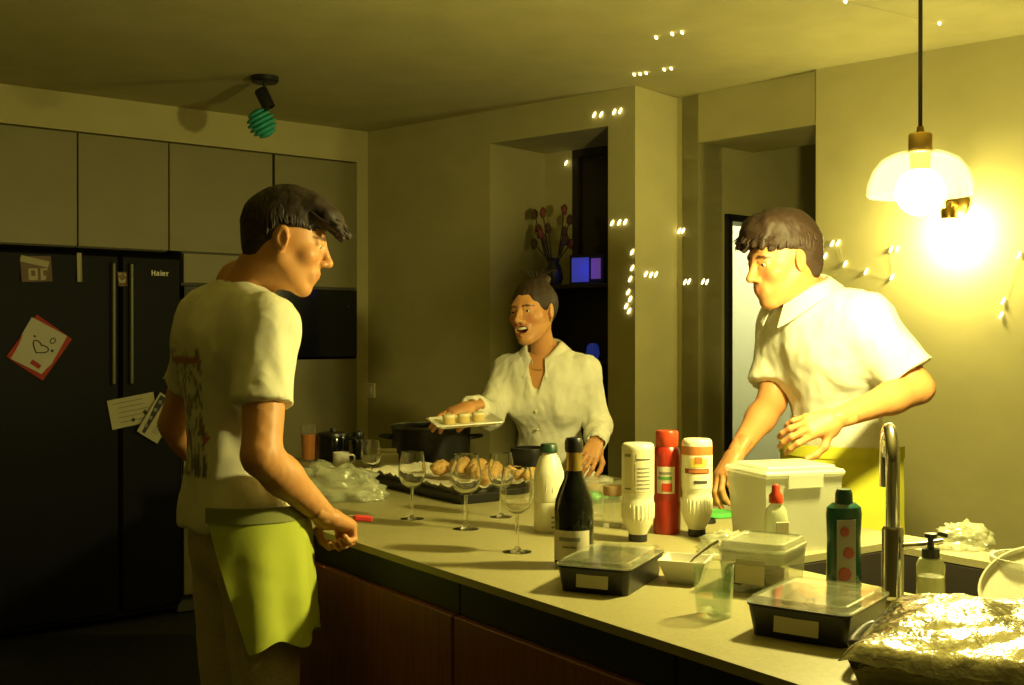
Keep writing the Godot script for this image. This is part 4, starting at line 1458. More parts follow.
	lathe(st, V2([0.0, 0.080, 0.023, 0.080, 0.025, 0.086, 0.025, 0.105, 0.0, 0.106]), 24)
	build(st, "cork", M.wood_light, t)
	p = on_top(592, 516)
	t = thing("drinking_glass", "short clear glass behind the dark wine bottle", "glass", p)
	st = mb()
	lathe(st, V2([0.0, 0.0, 0.030, 0.0, 0.035, 0.085, 0.0335, 0.085, 0.029, 0.008, 0.0, 0.008]), 28)
	build(st, "body", M.clear_glass, t)
	tb = takeaway_box("salad_box", "clear box of salad behind the wine bottle", on_top(598, 500), 0.4, 0.14, 0.16, 0.055, M.lid_plastic, M.lid_plastic, false)
	lumps(tb, "orange_food", M.bread, 6, 0.035, 0.045, 0.03, 0.02, 43)
	lumps(tb, "salad_leaf", M.green_plastic, 6, 0.04, 0.05, 0.016, 0.02, 53)
	var lids := [[651, 515, "green_lid", "flat green plastic lid behind the red squeeze bottle", M.green_plastic, 0.055], [716, 516, "green_lid", "flat green plastic lid next to the storage box", M.green_plastic, 0.05], [707, 523, "black_lid", "small black lid beside the orange banded squeeze bottle", M.black_plastic, 0.022]]
	for q in lids:
		t = thing(q[2], q[3], "lid", on_top(q[0], q[1]))
		st = mb()
		var r: float = q[5]
		lathe(st, V2([0.0, 0.0, r, 0.0, r + 0.002, 0.003, r, 0.011, r * 0.92, 0.012, r * 0.90, 0.009, 0.0, 0.009]), 32)
		build(st, "disc", q[4], t)
	# dark pan standing behind the milk bottle
	p = on_top(531, 480)
	t = thing("dark_bowl", "round dark bowl behind the milk bottle", "bowl", p)
	st = mb()
	lathe(st, V2([0.0, 0.0, 0.04, 0.0, 0.062, 0.03, 0.072, 0.075, 0.068, 0.110, 0.060, 0.110, 0.064, 0.075, 0.05, 0.03, 0.0, 0.012]), 32)
	build(st, "body", M.pan_metal, t)

# ------------------------------------------------------------------ recess and added light dots
func build_recess() -> void:
	var fb := frame_of(dB, nB)
	var c := wb(1.37, 0.24)
	var t := thing("shelf_cabinet", "dark open shelf cabinet standing in the window recess", "cabinet", v3(c, 0.0))
	t.rotation.y = fb.get_euler().y
	var w := 0.60
	var h := 1.69
	for s in [-1.0, 1.0]:
		put(bx_mesh(Vector3(0.022, h, 0.28)), "side_panel", M.cabinet_dark, t).position = Vector3(s * (w / 2 - 0.011), h / 2, 0)
	put(bx_mesh(Vector3(w, h, 0.012)), "back_panel", M.cabinet_dark, t).position = Vector3(0, h / 2, -0.135)
	for y in [0.06, 0.55, 0.95, 1.30, h - 0.011]:
		put(bx_mesh(Vector3(w - 0.044, 0.022, 0.27)), "shelf", M.cabinet_dark, t).position = Vector3(0, y, 0.002)
	var on := func(x: float, z: float, y: float) -> Vector3: return t.position + fb * Vector3(x, y, z)
	# small screen
	var sc := thing("digital_photo_screen", "small screen glowing blue and violet on the dark cabinet", "screen", on.call(0.02, 0.0, h))
	sc.rotation.y = t.rotation.y + 0.15
	put(bx_mesh(Vector3(0.20, 0.155, 0.018)), "case", M.black_plastic, sc).position.y = 0.0775
	put(bx_mesh(Vector3(0.10, 0.125, 0.002), 0.0005), "screen_field", M.screen_blue, sc).position = Vector3(-0.035, 0.078, 0.0105)
	put(bx_mesh(Vector3(0.055, 0.105, 0.002), 0.0005), "screen_field", M.screen_violet, sc).position = Vector3(0.055, 0.082, 0.0105)
	var bl := OmniLight3D.new()
	bl.name = "screen_light"
	bl.light_color = Color(0.3, 0.3, 1.0)
	bl.light_energy = 0.003
	bl.light_size = 0.06
	bl.shadow_enabled = true
	bl.omni_attenuation = 2.0
	sc.add_child(bl)
	bl.position = Vector3(0, 0.08, 0.06)
	for k in 2:
		var b := thing("dark_bottle", "slim black bottle beside the glowing screen on the dark cabinet", "bottle", on.call(0.165 + 0.06 * k, -0.03 - 0.02 * k, h), 0.0, "black bottles on the dark cabinet")
		var s2 := mb()
		lathe(s2, V2([0.0, 0.0, 0.024, 0.0, 0.025, 0.004, 0.025, 0.14, 0.010, 0.18, 0.010, 0.225, 0.0, 0.226]), 22)
		build(s2, "body", M.appliance_glass, b)
	for k in 2:
		var b := thing("blue_lantern", ["small blue glowing lantern on the upper shelf of the dark cabinet", "small blue glowing lantern on the lower shelf of the dark cabinet"][k], "lamp", on.call(0.10 + 0.02 * k, 0.06, [1.312, 0.962][k]))
		var s2 := mb()
		lathe(s2, V2([0.0, 0.0, 0.026, 0.0, 0.034, 0.03, 0.030, 0.065, 0.018, 0.08, 0.0, 0.082]), 20)
		build(s2, "lamp_glass", M.blue_led, b)
	# dried flowers
	var vp: Vector3 = on.call(-0.175, 0.03, h)
	var v := thing("flower_vase", "dark vase with dried reddish flowers on the cabinet in the recess", "vase", vp)
	var st := mb()
	lathe(st, V2([0.0, 0.0, 0.035, 0.0, 0.048, 0.04, 0.040, 0.09, 0.022, 0.13, 0.027, 0.145, 0.022, 0.145, 0.017, 0.13, 0.0, 0.12]), 26)
	build(st, "vessel", M.vase_dark, v)
	rng.seed = 12
	for k in 13:
		var dir := Vector3(rng.randf_range(-0.11, 0.11), 0, rng.randf_range(-0.08, 0.08))
		var hh := rng.randf_range(0.22, 0.40)
		st = mb()
		tube(st, curve([Vector3(0, 0.10, 0), Vector3(0, 0.15, 0) + dir * 0.4, Vector3(0, hh, 0) + dir]), 0.003, 5)
		var stem := build(st, "stem", M.stem_brown, v)
		st = mb()
		blob(st, Vector3(0, hh, 0) + dir, Vector3(0.017, 0.026, 0.017), 0.6, 3.0, 80 + k, Basis(Vector3(1, 0, 0), dir.z * 3), 8, 10)
		build(st, "flower", M.flower_red if k % 3 == 0 else M.flower_brown, stem)
func added_dots(label: String, pts: Array, tilt: Vector3) -> void:  # stray spots of light given body; bulbs and joining wires are added
	var t := thing("added_light_dots", label, "added light dots", pts[0])
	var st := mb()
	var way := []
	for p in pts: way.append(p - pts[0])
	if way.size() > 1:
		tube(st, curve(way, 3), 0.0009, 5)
		build(st, "added_wire", M.added_wire_clear, t)
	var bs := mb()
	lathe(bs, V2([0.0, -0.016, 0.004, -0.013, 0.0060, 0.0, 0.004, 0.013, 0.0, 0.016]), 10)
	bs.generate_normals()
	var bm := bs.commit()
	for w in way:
		var o := put(bm, "bulb", M.added_dot_glow, t)  # added bulb standing in for one stray spot of light
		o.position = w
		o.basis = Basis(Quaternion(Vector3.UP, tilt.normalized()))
func build_added_dots() -> void:  # no lamps hang here: glowing dots added for stray spots of light
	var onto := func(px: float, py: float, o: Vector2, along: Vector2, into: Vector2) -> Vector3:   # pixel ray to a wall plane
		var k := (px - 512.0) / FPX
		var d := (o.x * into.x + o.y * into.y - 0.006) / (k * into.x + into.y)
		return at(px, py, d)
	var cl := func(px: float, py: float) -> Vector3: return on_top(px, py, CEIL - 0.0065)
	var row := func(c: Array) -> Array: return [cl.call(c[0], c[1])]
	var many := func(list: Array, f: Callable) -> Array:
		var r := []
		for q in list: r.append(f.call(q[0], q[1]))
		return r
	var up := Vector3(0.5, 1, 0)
	added_dots("short row of five added light dots on the ceiling by the wall corner", many.call([[634, 75], [640, 74.5], [646, 73.5], [664, 70], [671, 69]], cl), Vector3(0.4, 0, -1))
	added_dots("short row of three added light dots on the ceiling between two other rows", many.call([[656, 38], [672, 34.5], [682, 33]], cl), Vector3(0.4, 0, -1))
	added_dots("two added light dots on the ceiling beside the pendant cord", many.call([[845, 2], [939, 24]], cl), Vector3(0.4, 0, -1))
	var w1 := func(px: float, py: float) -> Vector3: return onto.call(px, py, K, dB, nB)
	added_dots("row of added light dots on the back wall above the recess", many.call([[594, 115], [601, 114.5], [614, 112], [620, 111]], w1), up)
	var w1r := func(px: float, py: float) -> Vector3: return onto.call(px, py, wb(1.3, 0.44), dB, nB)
	added_dots("row of added light dots across the top of the recess window", many.call([[566, 163], [570, 144], [577, 143.5], [587, 142], [593, 141]], w1r), up)
	added_dots("added light dots in a short level row on the wall strip beside the recess", many.call([[612, 223], [619, 222.5], [625, 222]], w1), up)
	added_dots("zigzag of added light dots low on the wall strip beside the recess", many.call([[634 - 2, 252], [632, 268], [630, 279], [628, 292], [630, 299], [626, 306], [629, 311]], w1), up)
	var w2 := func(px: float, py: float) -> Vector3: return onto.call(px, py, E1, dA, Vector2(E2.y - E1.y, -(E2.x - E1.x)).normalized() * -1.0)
	added_dots("three added light dots on the narrow return of the wall", many.call([[646, 274], [651, 275], [656, 274.5]], w2), up)
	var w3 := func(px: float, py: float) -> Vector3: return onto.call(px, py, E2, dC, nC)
	added_dots("short row of added light dots on the wall beside the passage", many.call([[679, 231], [683, 230.8]], w3), up)
	added_dots("short row of added light dots lower on the wall beside the passage", many.call([[685, 282], [689, 281.5], [703, 281.5], [707, 282]], w3), up)
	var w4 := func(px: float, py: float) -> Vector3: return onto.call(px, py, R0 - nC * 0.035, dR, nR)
	added_dots("drooping row of added light dots on the plain wall behind the leaning man", many.call([[825, 256], [832, 243.5], [838, 243], [845, 264], [866, 271.5], [892, 277], [891, 249.5], [897, 249]], w4), up)
	added_dots("three added light dots on the plain wall below the brass wall lamp", many.call([[1001, 315], [1003, 301], [1019, 255]], w4), up)

# ------------------------------------------------------------------ people
const SKIN_A := Color(0.56, 0.265, 0.098)
const SKIN_LIP := Color(0.36, 0.095, 0.055)
const SKIN_BROW := Color(0.10, 0.045, 0.022)

# head in its own axes: +z face, +y up, +x the person's left; the origin is between the ears
func head_net(neck: Vector3, mouth_open: float, fem: bool) -> Array:
	var lo := Vector3(-0.11, -0.19, -0.15).min(neck - Vector3(0.075, 0.03, 0.075))
	var hi := Vector3(0.11, 0.15, 0.15).max(neck + Vector3(0.075, 0.03, 0.075))
	var f := SDF.new(lo, hi, 0.0036)
	var j := 0.92 if fem else 1.0
	f.ell(Vector3(0, 0.030, -0.014), Vector3(0.074, 0.088, 0.094), 0.02)
	f.ell(Vector3(0, -0.030, 0.028), Vector3(0.060, 0.082, 0.060), 0.03)
	for s in [-1.0, 1.0]:
		f.cone(Vector3(s * 0.052, -0.045, -0.002), Vector3(s * 0.020 * j, -0.098, 0.058), 0.020 * j, 0.015, 0.025)
		f.ell(Vector3(s * 0.042, -0.020, 0.056), Vector3(0.023, 0.020, 0.022), 0.018)
	f.ell(Vector3(0, -0.100, 0.064), Vector3(0.020 * j, 0.016, 0.017), 0.018)
	f.cone(Vector3(-0.032, 0.026, 0.070), Vector3(0.032, 0.026, 0.070), 0.013, 0.013, 0.014)
	for s in [-1.0, 1.0]:
		f.ell(Vector3(s * 0.031, 0.006, 0.092), Vector3(0.018, 0.011, 0.016), 0.012, true)
	# eyelids
	for s in [-1.0, 1.0]:
		f.cone(Vector3(s * 0.020, 0.012, 0.083), Vector3(s * 0.043, 0.010, 0.075), 0.0045, 0.004, 0.006)
		f.cone(Vector3(s * 0.020, -0.002, 0.082), Vector3(s * 0.042, -0.002, 0.074), 0.0045, 0.004, 0.008)
	# nose
	f.cone(Vector3(0, 0.020, 0.080), Vector3(0, -0.024, 0.105), 0.008, 0.010, 0.010)
	f.ell(Vector3(0, -0.028, 0.106), Vector3(0.011, 0.0095, 0.011), 0.008)
	for s in [-1.0, 1.0]:
		f.ell(Vector3(s * 0.012, -0.032, 0.094), Vector3(0.008, 0.0075, 0.010), 0.006)
	# mouth
	f.ell(Vector3(0, -0.062, 0.077), Vector3(0.030, 0.022, 0.014), 0.016)
	if mouth_open > 0.0:
		for s in [-1.0, 1.0]:
			f.cone(Vector3(0, -0.053, 0.0925), Vector3(s * 0.034, -0.043, 0.072), 0.0040, 0.0030, 0.005)
			f.cone(Vector3(0, -0.060 - mouth_open, 0.0875), Vector3(s * 0.033, -0.045, 0.072), 0.0046, 0.0030, 0.005)
		f.ell(Vector3(0, -0.0525 - mouth_open * 0.45, 0.094), Vector3(0.029, mouth_open * 0.62, 0.030), 0.004, true)
	else:
		for s in [-1.0, 1.0]:
			f.cone(Vector3(0, -0.057, 0.0895), Vector3(s * 0.023, -0.060, 0.079), 0.0040, 0.0025, 0.005)
			f.cone(Vector3(0, -0.066, 0.0882), Vector3(s * 0.021, -0.062, 0.079), 0.0046, 0.0025, 0.005)
	# ears
	for s in [-1.0, 1.0]:
		var b := Basis(Vector3.UP, s * 0.35) * Basis(Vector3.RIGHT, -0.2)
		f.ell(Vector3(s * 0.077, 0.0, -0.008), Vector3(0.008, 0.031, 0.019), 0.008, false, b)
		f.ell(Vector3(s * 0.086, 0.003, -0.005), Vector3(0.006, 0.018, 0.010), 0.005, true, b)
	# neck
	var r := 0.041 if fem else 0.055
	f.cone(Vector3(0, -0.035, -0.030), neck, r, r + 0.006, 0.03)
	return f.net()
func face_paint(lip: bool, flush: float) -> Callable:
	return func(p: Vector3) -> Color:
		var c := SKIN_A
		if p.z > 0.05:
			for s in [-1.0, 1.0]:
				var bq := Vector2((p.x - s * 0.031) / 0.021, (p.y - 0.027 + absf(p.x - s * 0.026) * 0.18) / (0.0036 if lip else 0.0048))
				if bq.length() < 1.0: c = SKIN_BROW
			var lq := Vector2(p.x / (0.033 if lip else 0.027), (p.y + 0.062 - (x2(p.x) * 9.0 if lip else 0.0)) / (0.021 if lip else 0.0105))
			if lq.length() < 1.0 and p.z > (0.068 if lip else 0.078): c = SKIN_LIP.lerp(SKIN_A, 0.45 if lip else 0.6)
			if lip and lq.length() < 0.95 and p.z < 0.077: c = Color(0.10, 0.018, 0.012)
			var ck := Vector2((absf(p.x) - 0.042) / 0.022, (p.y + 0.025) / 0.020).length()
			if ck < 1.0: c = c.lerp(Color(0.52, 0.17, 0.08), flush * (1.0 - ck))
		return c
func x2(x: float) -> float: return x * x
func add_eyes(parent: Node, hx: Transform3D, gaze: Vector3) -> void:
	for s in [-1.0, 1.0]:
		var st := SurfaceTool.new()
		st.begin(Mesh.PRIMITIVE_TRIANGLES)
		var b := Basis(Quaternion(Vector3.UP, gaze.normalized()))
		var xf := hx * Transform3D(b, Vector3(s * 0.031, 0.0055, 0.0705))
		var ang := [0.0, 0.22, 0.24, 0.50, 0.53, 0.9, 1.4, 2.0, 3.14159]
		var colr := [Color(0.01, 0.008, 0.006), Color(0.01, 0.008, 0.006), Color(0.07, 0.04, 0.02), Color(0.07, 0.04, 0.02), Color(0.6, 0.56, 0.46), Color(0.6, 0.56, 0.46), Color(0.6, 0.56, 0.46), Color(0.6, 0.56, 0.46), Color(0.6, 0.56, 0.46)]
		for i in ang.size() - 1:
			for k in 16:
				var vs := []
				for q in [[i, k], [i, k + 1], [i + 1, k + 1], [i + 1, k]]:
					var t: float = ang[q[0]]
					var a: float = TAU * q[1] / 16.0
					vs.append([xf * (Vector3(sin(t) * cos(a), cos(t), sin(t) * sin(a)) * 0.0125), colr[q[0]]])
				for q in [0, 1, 2, 0, 2, 3]:
					st.set_color(vs[q][1])
					st.set_smooth_group(1)
					st.add_vertex(vs[q][0])
		build(st, "eye", M.eye, parent)
# hand in its own axes: +z fingers, +y back of the hand, +x thumb side
func hand_net(curl: Array, thumb_in: float, spread := 1.0) -> Array:
	var f := SDF.new(Vector3(-0.075, -0.125, -0.05), Vector3(0.095, 0.06, 0.21), 0.0034)
	f.cone(Vector3(0, 0, -0.04), Vector3(0, 0, 0.01), 0.026, 0.025, 0.01, false, Transform3D(Basis.from_scale(Vector3(1.05, 0.78, 1)), Vector3.ZERO), 0.85)
	f.cone(Vector3(0.014, -0.001, 0.02), Vector3(0.020, 0.0, 0.078), 0.020, 0.015, 0.014)
	f.cone(Vector3(-0.012, -0.001, 0.02), Vector3(-0.022, -0.002, 0.072), 0.020, 0.014, 0.014)
	f.cone(Vector3(0.0, 0.0, 0.02), Vector3(0.0, 0.0, 0.078), 0.019, 0.016, 0.014)
	f.ell(Vector3(0.026, -0.010, 0.030), Vector3(0.017, 0.014, 0.028), 0.012)
	var root := [Vector3(0.027, 0.001, 0.083), Vector3(0.008, 0.003, 0.087), Vector3(-0.011, 0.002, 0.083), Vector3(-0.028, -0.002, 0.074)]
	var lens := [[0.040, 0.024, 0.020], [0.044, 0.028, 0.021], [0.041, 0.026, 0.020], [0.032, 0.019, 0.017]]
	for k in 4:
		var p: Vector3 = root[k]
		var a := 0.0
		var fan: float = [0.10, 0.02, -0.06, -0.15][k] * spread
		var r := 0.0092 if k < 3 else 0.0078
		for q in 3:
			a += curl[k] * [0.9, 1.15, 0.75][q]
			var dir := Vector3(sin(fan) * cos(a), -sin(a), cos(a) * cos(fan))
			var e: Vector3 = p + dir * lens[k][q]
			f.cone(p, e, r, r * 0.92, 0.0045)
			p = e
			r *= 0.92
	var tp := Vector3(0.030, -0.008, 0.032)
	var dirs := [Vector3(0.75, -0.25 - thumb_in * 0.3, 0.62 ), Vector3(0.50 - thumb_in * 0.6, -0.35 - thumb_in * 0.3, 0.80), Vector3(0.30 - thumb_in * 0.9, -0.30 - thumb_in * 0.2, 0.85)]
	var tl := [0.036, 0.030, 0.024]
	var tr := 0.0115
	for q in 3:
		var e := tp + dirs[q].normalized() * tl[q] as Vector3
		f.cone(tp, e, tr, tr * 0.9, 0.006)
		tp = e
		tr *= 0.9
	return f.net()
func hand_frame(wrist: Vector3, dir: Vector3, back: Vector3, thumb: float) -> Transform3D:    # thumb = +1: the hand's x is y cross z
	var z := dir.normalized()
	var y := (back - z * back.dot(z)).normalized()
	var x := y.cross(z) * thumb
	return Transform3D(Basis(x, y, z), wrist)
func head_frame(c: Vector3, fwd: Vector3, roll: float, size: float) -> Transform3D:
	var z := fwd.normalized()
	var x := Vector3.UP.cross(z).normalized()
	var y := z.cross(x)
	var b := Basis(x, y, z) * Basis(Vector3(0, 0, 1), roll)
	return Transform3D(b.scaled_local(Vector3.ONE * size), c)
# trunk in axes x = person's left, y = spine, z = front
func trunk(f: SDF, fr: Transform3D, low: float, g: float, fem := false) -> void:
	var ch := 0.118 if fem else 0.128
	var wa2 := 0.112 if fem else 0.128
	var sw := 0.052 if fem else 0.072
	f.cone(Vector3(-sw, 0.03, 0), Vector3(sw, 0.03, 0), ch + g, ch + g, 0.05, false, fr, 0.85)
	f.cone(Vector3(0, 0.0, 0), Vector3(0, low * 0.6, 0.0), wa2 + g, wa2 + g, 0.06, false, fr, 0.85)
	f.cone(Vector3(-0.045, low, -0.01), Vector3(0.045, low, -0.01), 0.120 + g, 0.120 + g, 0.06, false, fr, 0.85)
	if fem:
		for s in [-1.0, 1.0]:
			f.ell(fr * Vector3(s * 0.066, -0.030, 0.085), Vector3.ONE * (0.042 + g), 0.05)
func skin_mesh(sk: Flesh, called: String, m: Material, parent: Node) -> MeshInstance3D:
	return put(sk.mesh(), called, m, parent)
func noise(freq: float, sd: int, ridged := false) -> FastNoiseLite:
	var n := FastNoiseLite.new()
	n.seed = sd
	n.frequency = freq
	n.fractal_octaves = 3
	if ridged: n.fractal_type = FastNoiseLite.FRACTAL_RIDGED
	return n
func eul(fwd: Vector3, spine: Vector3, depth: float, lat := 1.0) -> Basis:      # x left, y spine, z front squashed
	var y := spine.normalized()
	var z := (fwd - y * fwd.dot(y)).normalized()
	return Basis(y.cross(z) * lat, y, z * depth)
func collar(parent: Node, n: Vector3, spine: Vector3, fwd: Vector3, r: float, drop: float, open: float, m: Material) -> void:
	var y := spine.normalized()
	var z := (fwd - y * fwd.dot(y)).normalized()
	var x := y.cross(z)
	var st := mb()
	var rib := func(u: float, v: float) -> Vector3:
		var a := lerpf(open, TAU - open, u)             # 0 = front
		var front := pow(maxf(cos(a), 0.0), 2.0)
		var dir := z * cos(a) + x * sin(a)
		var q := n + y * 0.016 + z * 0.004 - y * front * drop
		if v < 0.4:
			return q + dir * (r + 0.004) + y * (0.004 + 0.036 * v / 0.4) + z * front * 0.012
		var t := (v - 0.4) / 0.6
		return q + dir * (r + 0.006 + 0.034 * t) + y * (0.040 - (0.036 + 0.034 * front) * t) + z * front * (0.012 + 0.020 * t)
	sheet(st, 40, 10, rib, 0.002)
	build(st, "collar", m, parent)
func apron(parent: Node, c: Vector3, left: Vector3, fwd: Vector3, y0: float, y1: float, rx: float, rz: float, a0: float, a1: float, slant: float, m: Material, band: Material) -> void:
	var st := mb()
	var nz := noise(1.0, 77)
	var f := func(u: float, v: float) -> Vector3:
		var e := lerpf(a0, a1, u)
		var aa := e + slant * v * (1.0 if u < 0.5 else -1.0) * absf(u - 0.5) * 2.0     # 0 = front, + = the person's left
		var flare := 1.0 + 0.10 * v + 0.05 * sin(aa * 9.0) * v + 0.03 * nz.get_noise_2d(u * 4.0, v * 3.0) * v
		var hem := 0.012 * sin(u * 17.0) * v
		return c + fwd * cos(aa) * rz * flare + left * sin(aa) * rx * flare + Vector3(0, lerpf(y0, y1, v) - c.y + hem, 0)
	sheet(st, 48, 26, f, 0.003)
	build(st, "apron", m, parent)
	st = mb()
	var g := func(u: float, v: float) -> Vector3:
		var aa := lerpf(a0, a1, u)
		return c + fwd * cos(aa) * (rz + 0.004) + left * sin(aa) * (rx + 0.004) + Vector3(0, y0 - c.y + 0.016 - 0.034 * v, 0)
	sheet(st, 48, 2, g, 0.003)
	build(st, "apron_band", band, parent)
func legs(parent: Node, h: Vector3, left: Vector3, fwd: Vector3, m: Material, top: float, fem := false) -> void:
	var f := SDF.new(h + Vector3(-0.30, -h.y - 0.02, -0.30), h + Vector3(0.30, top - h.y + 0.04, 0.30), 0.014)
	var fr := Transform3D(Basis(left, Vector3.UP, fwd * 0.86), h)
	f.cone(Vector3(-0.045, 0.03, 0), Vector3(0.045, 0.03, 0), 0.108, 0.108, 0.04, false, fr, 0.9)
	f.cone(Vector3(-0.04, top - h.y - 0.10, 0), Vector3(0.04, top - h.y - 0.10, 0), 0.10, 0.10, 0.05, false, fr, 0.9)
	for s in [-1.0, 1.0]:
		var hip: Vector3 = h + left * s * 0.072 - Vector3(0, 0.03, 0)
		var knee := Vector3(hip.x + left.x * s * 0.01 + fwd.x * 0.02, 0.50, hip.z + left.z * s * 0.01 + fwd.z * 0.02)
		var ank := Vector3(hip.x - fwd.x * 0.01, 0.07, hip.z - fwd.z * 0.01)
		f.cone(hip, knee, 0.086, 0.074, 0.03)
		f.cone(knee, ank, 0.074, 0.064, 0.03)
	var sk := Flesh.new()
	sk.add(f.net(), Transform3D.IDENTITY, Color.WHITE)
	sk.wrinkle(noise(6.0, 5), 0.008, Vector3(1.3, 0.6, 1.3))
	skin_mesh(sk, "trousers", m, parent)
	for s in [-1.0, 1.0]:
		var st := mb()
		var ft: Vector3 = h + left * s * 0.085
		blob(st, Vector3(ft.x, 0.045, ft.z) + fwd * 0.06, Vector3(0.046, 0.048, 0.135), 0.0, 1.0, 1, Basis(left, Vector3.UP, fwd), 10, 18, false, 0.002)
		build(st, "shoe", M.shoe, parent)

# tapered locks that lie over the crown and fall forward into the fringe
func clumps(sk: Flesh, hx: Transform3D, sd: int, reach: float, tip_y: float) -> void:
	rng.seed = sd
	for k in 210:
		var x := rng.randf_range(-0.062, 0.062)
		var z0 := rng.randf_range(-0.085, 0.055)
		var on := func(xx: float, zz: float) -> float:
			var r := 1.0 - pow(xx / 0.080, 2.0) - pow((zz + 0.005) / 0.106, 2.0)
			return 0.041 + 0.0875 * sqrt(maxf(r, 0.02))
		var p0 := Vector3(x, on.call(x, z0), z0)
		var len := rng.randf_range(0.055, 0.095)
		var z1 := z0 + len
		var p2: Vector3
		if z1 > 0.070:
			p2 = Vector3(x * 1.12 + rng.randf_range(-0.012, 0.012), tip_y + rng.randf_range(-0.012, 0.016) + x * x * 3.0, reach - x * x * 8.0 + rng.randf_range(-0.016, 0.008))
		else:
			p2 = Vector3(x * 1.05 + rng.randf_range(-0.01, 0.01), on.call(x, z1) + 0.004, z1)
		var mz := (z0 + minf(z1, 0.085)) * 0.5 + 0.012
		var p1 := Vector3(x * 1.03, on.call(x, mz) + 0.010, mz)
		var st := [p0 - Vector3(0, 0.006, 0)]
		for q in range(1, 6):
			var t := q / 5.0
			st.append(p0 * (1 - t) * (1 - t) + p1 * 2 * t * (1 - t) + p2 * t * t)
		var base := sk.v.size()
		for q in 6:
			var tg: Vector3 = (st[mini(q + 1, 5)] - st[maxi(q - 1, 0)]).normalized()
			var sx := tg.cross(Vector3.UP).normalized()
			var sy := sx.cross(tg)
			var r: float = [0.004, 0.006, 0.0062, 0.0052, 0.0035, 0.0006][q]
			for w in 6:
				var a := TAU * w / 6.0
				sk.v.append(hx * (st[q] + (sx * cos(a) * 1.3 + sy * sin(a) * 0.8) * r))
				sk.col.append(Color.WHITE)
		for q in 5:
			for w in 6:
				var w2 := (w + 1) % 6
				var i0 := base + q * 6
				sk.ix.append_array([i0 + w, i0 + 6 + w, i0 + w2, i0 + w2, i0 + 6 + w, i0 + 6 + w2])

func side_strands(sk: Flesh, hx: Transform3D, sd: int, g: float) -> void:
	rng.seed = sd
	for k in 260:
		var a := rng.randf_range(-2.5, 2.5)                 # 0 = back of the head
		var top := rng.randf_range(0.045, 0.095)
		var back := maxf(cos(a), 0.0)
		var low := maxf(top - rng.randf_range(0.04, 0.06), lerpf(0.036, -0.050, smoothstep(0.05, 0.6, back)))
		var st := []
		for q in 5:
			var y := lerpf(top, low, q / 4.0)
			var w := sqrt(maxf(1.0 - pow((y - 0.036) / 0.092, 2.0), 0.05))
			var aa := a + q * 0.02 * signf(a)
			st.append(Vector3(sin(aa) * 0.0785 * g * w, y, -0.020 - cos(aa) * 0.0930 * g * w))
		var base := sk.v.size()
		for q in 5:
			var r: float = [0.002, 0.0036, 0.0038, 0.003, 0.0006][q]
			var out := (st[q] - Vector3(0, st[q].y, -0.02)).normalized() as Vector3
			var sx := Vector3.UP.cross(out)
			for w2 in 5:
				var t := TAU * w2 / 5.0
				sk.v.append(hx * (st[q] + (sx * cos(t) * 1.3 + out * sin(t) * 0.8) * r))
				sk.col.append(Color.WHITE)
		for q in 4:
			for w2 in 5:
				var n := (w2 + 1) % 5
				var i0 := base + q * 5
				sk.ix.append_array([i0 + w2, i0 + n, i0 + 5 + w2, i0 + n, i0 + 5 + n, i0 + 5 + w2])

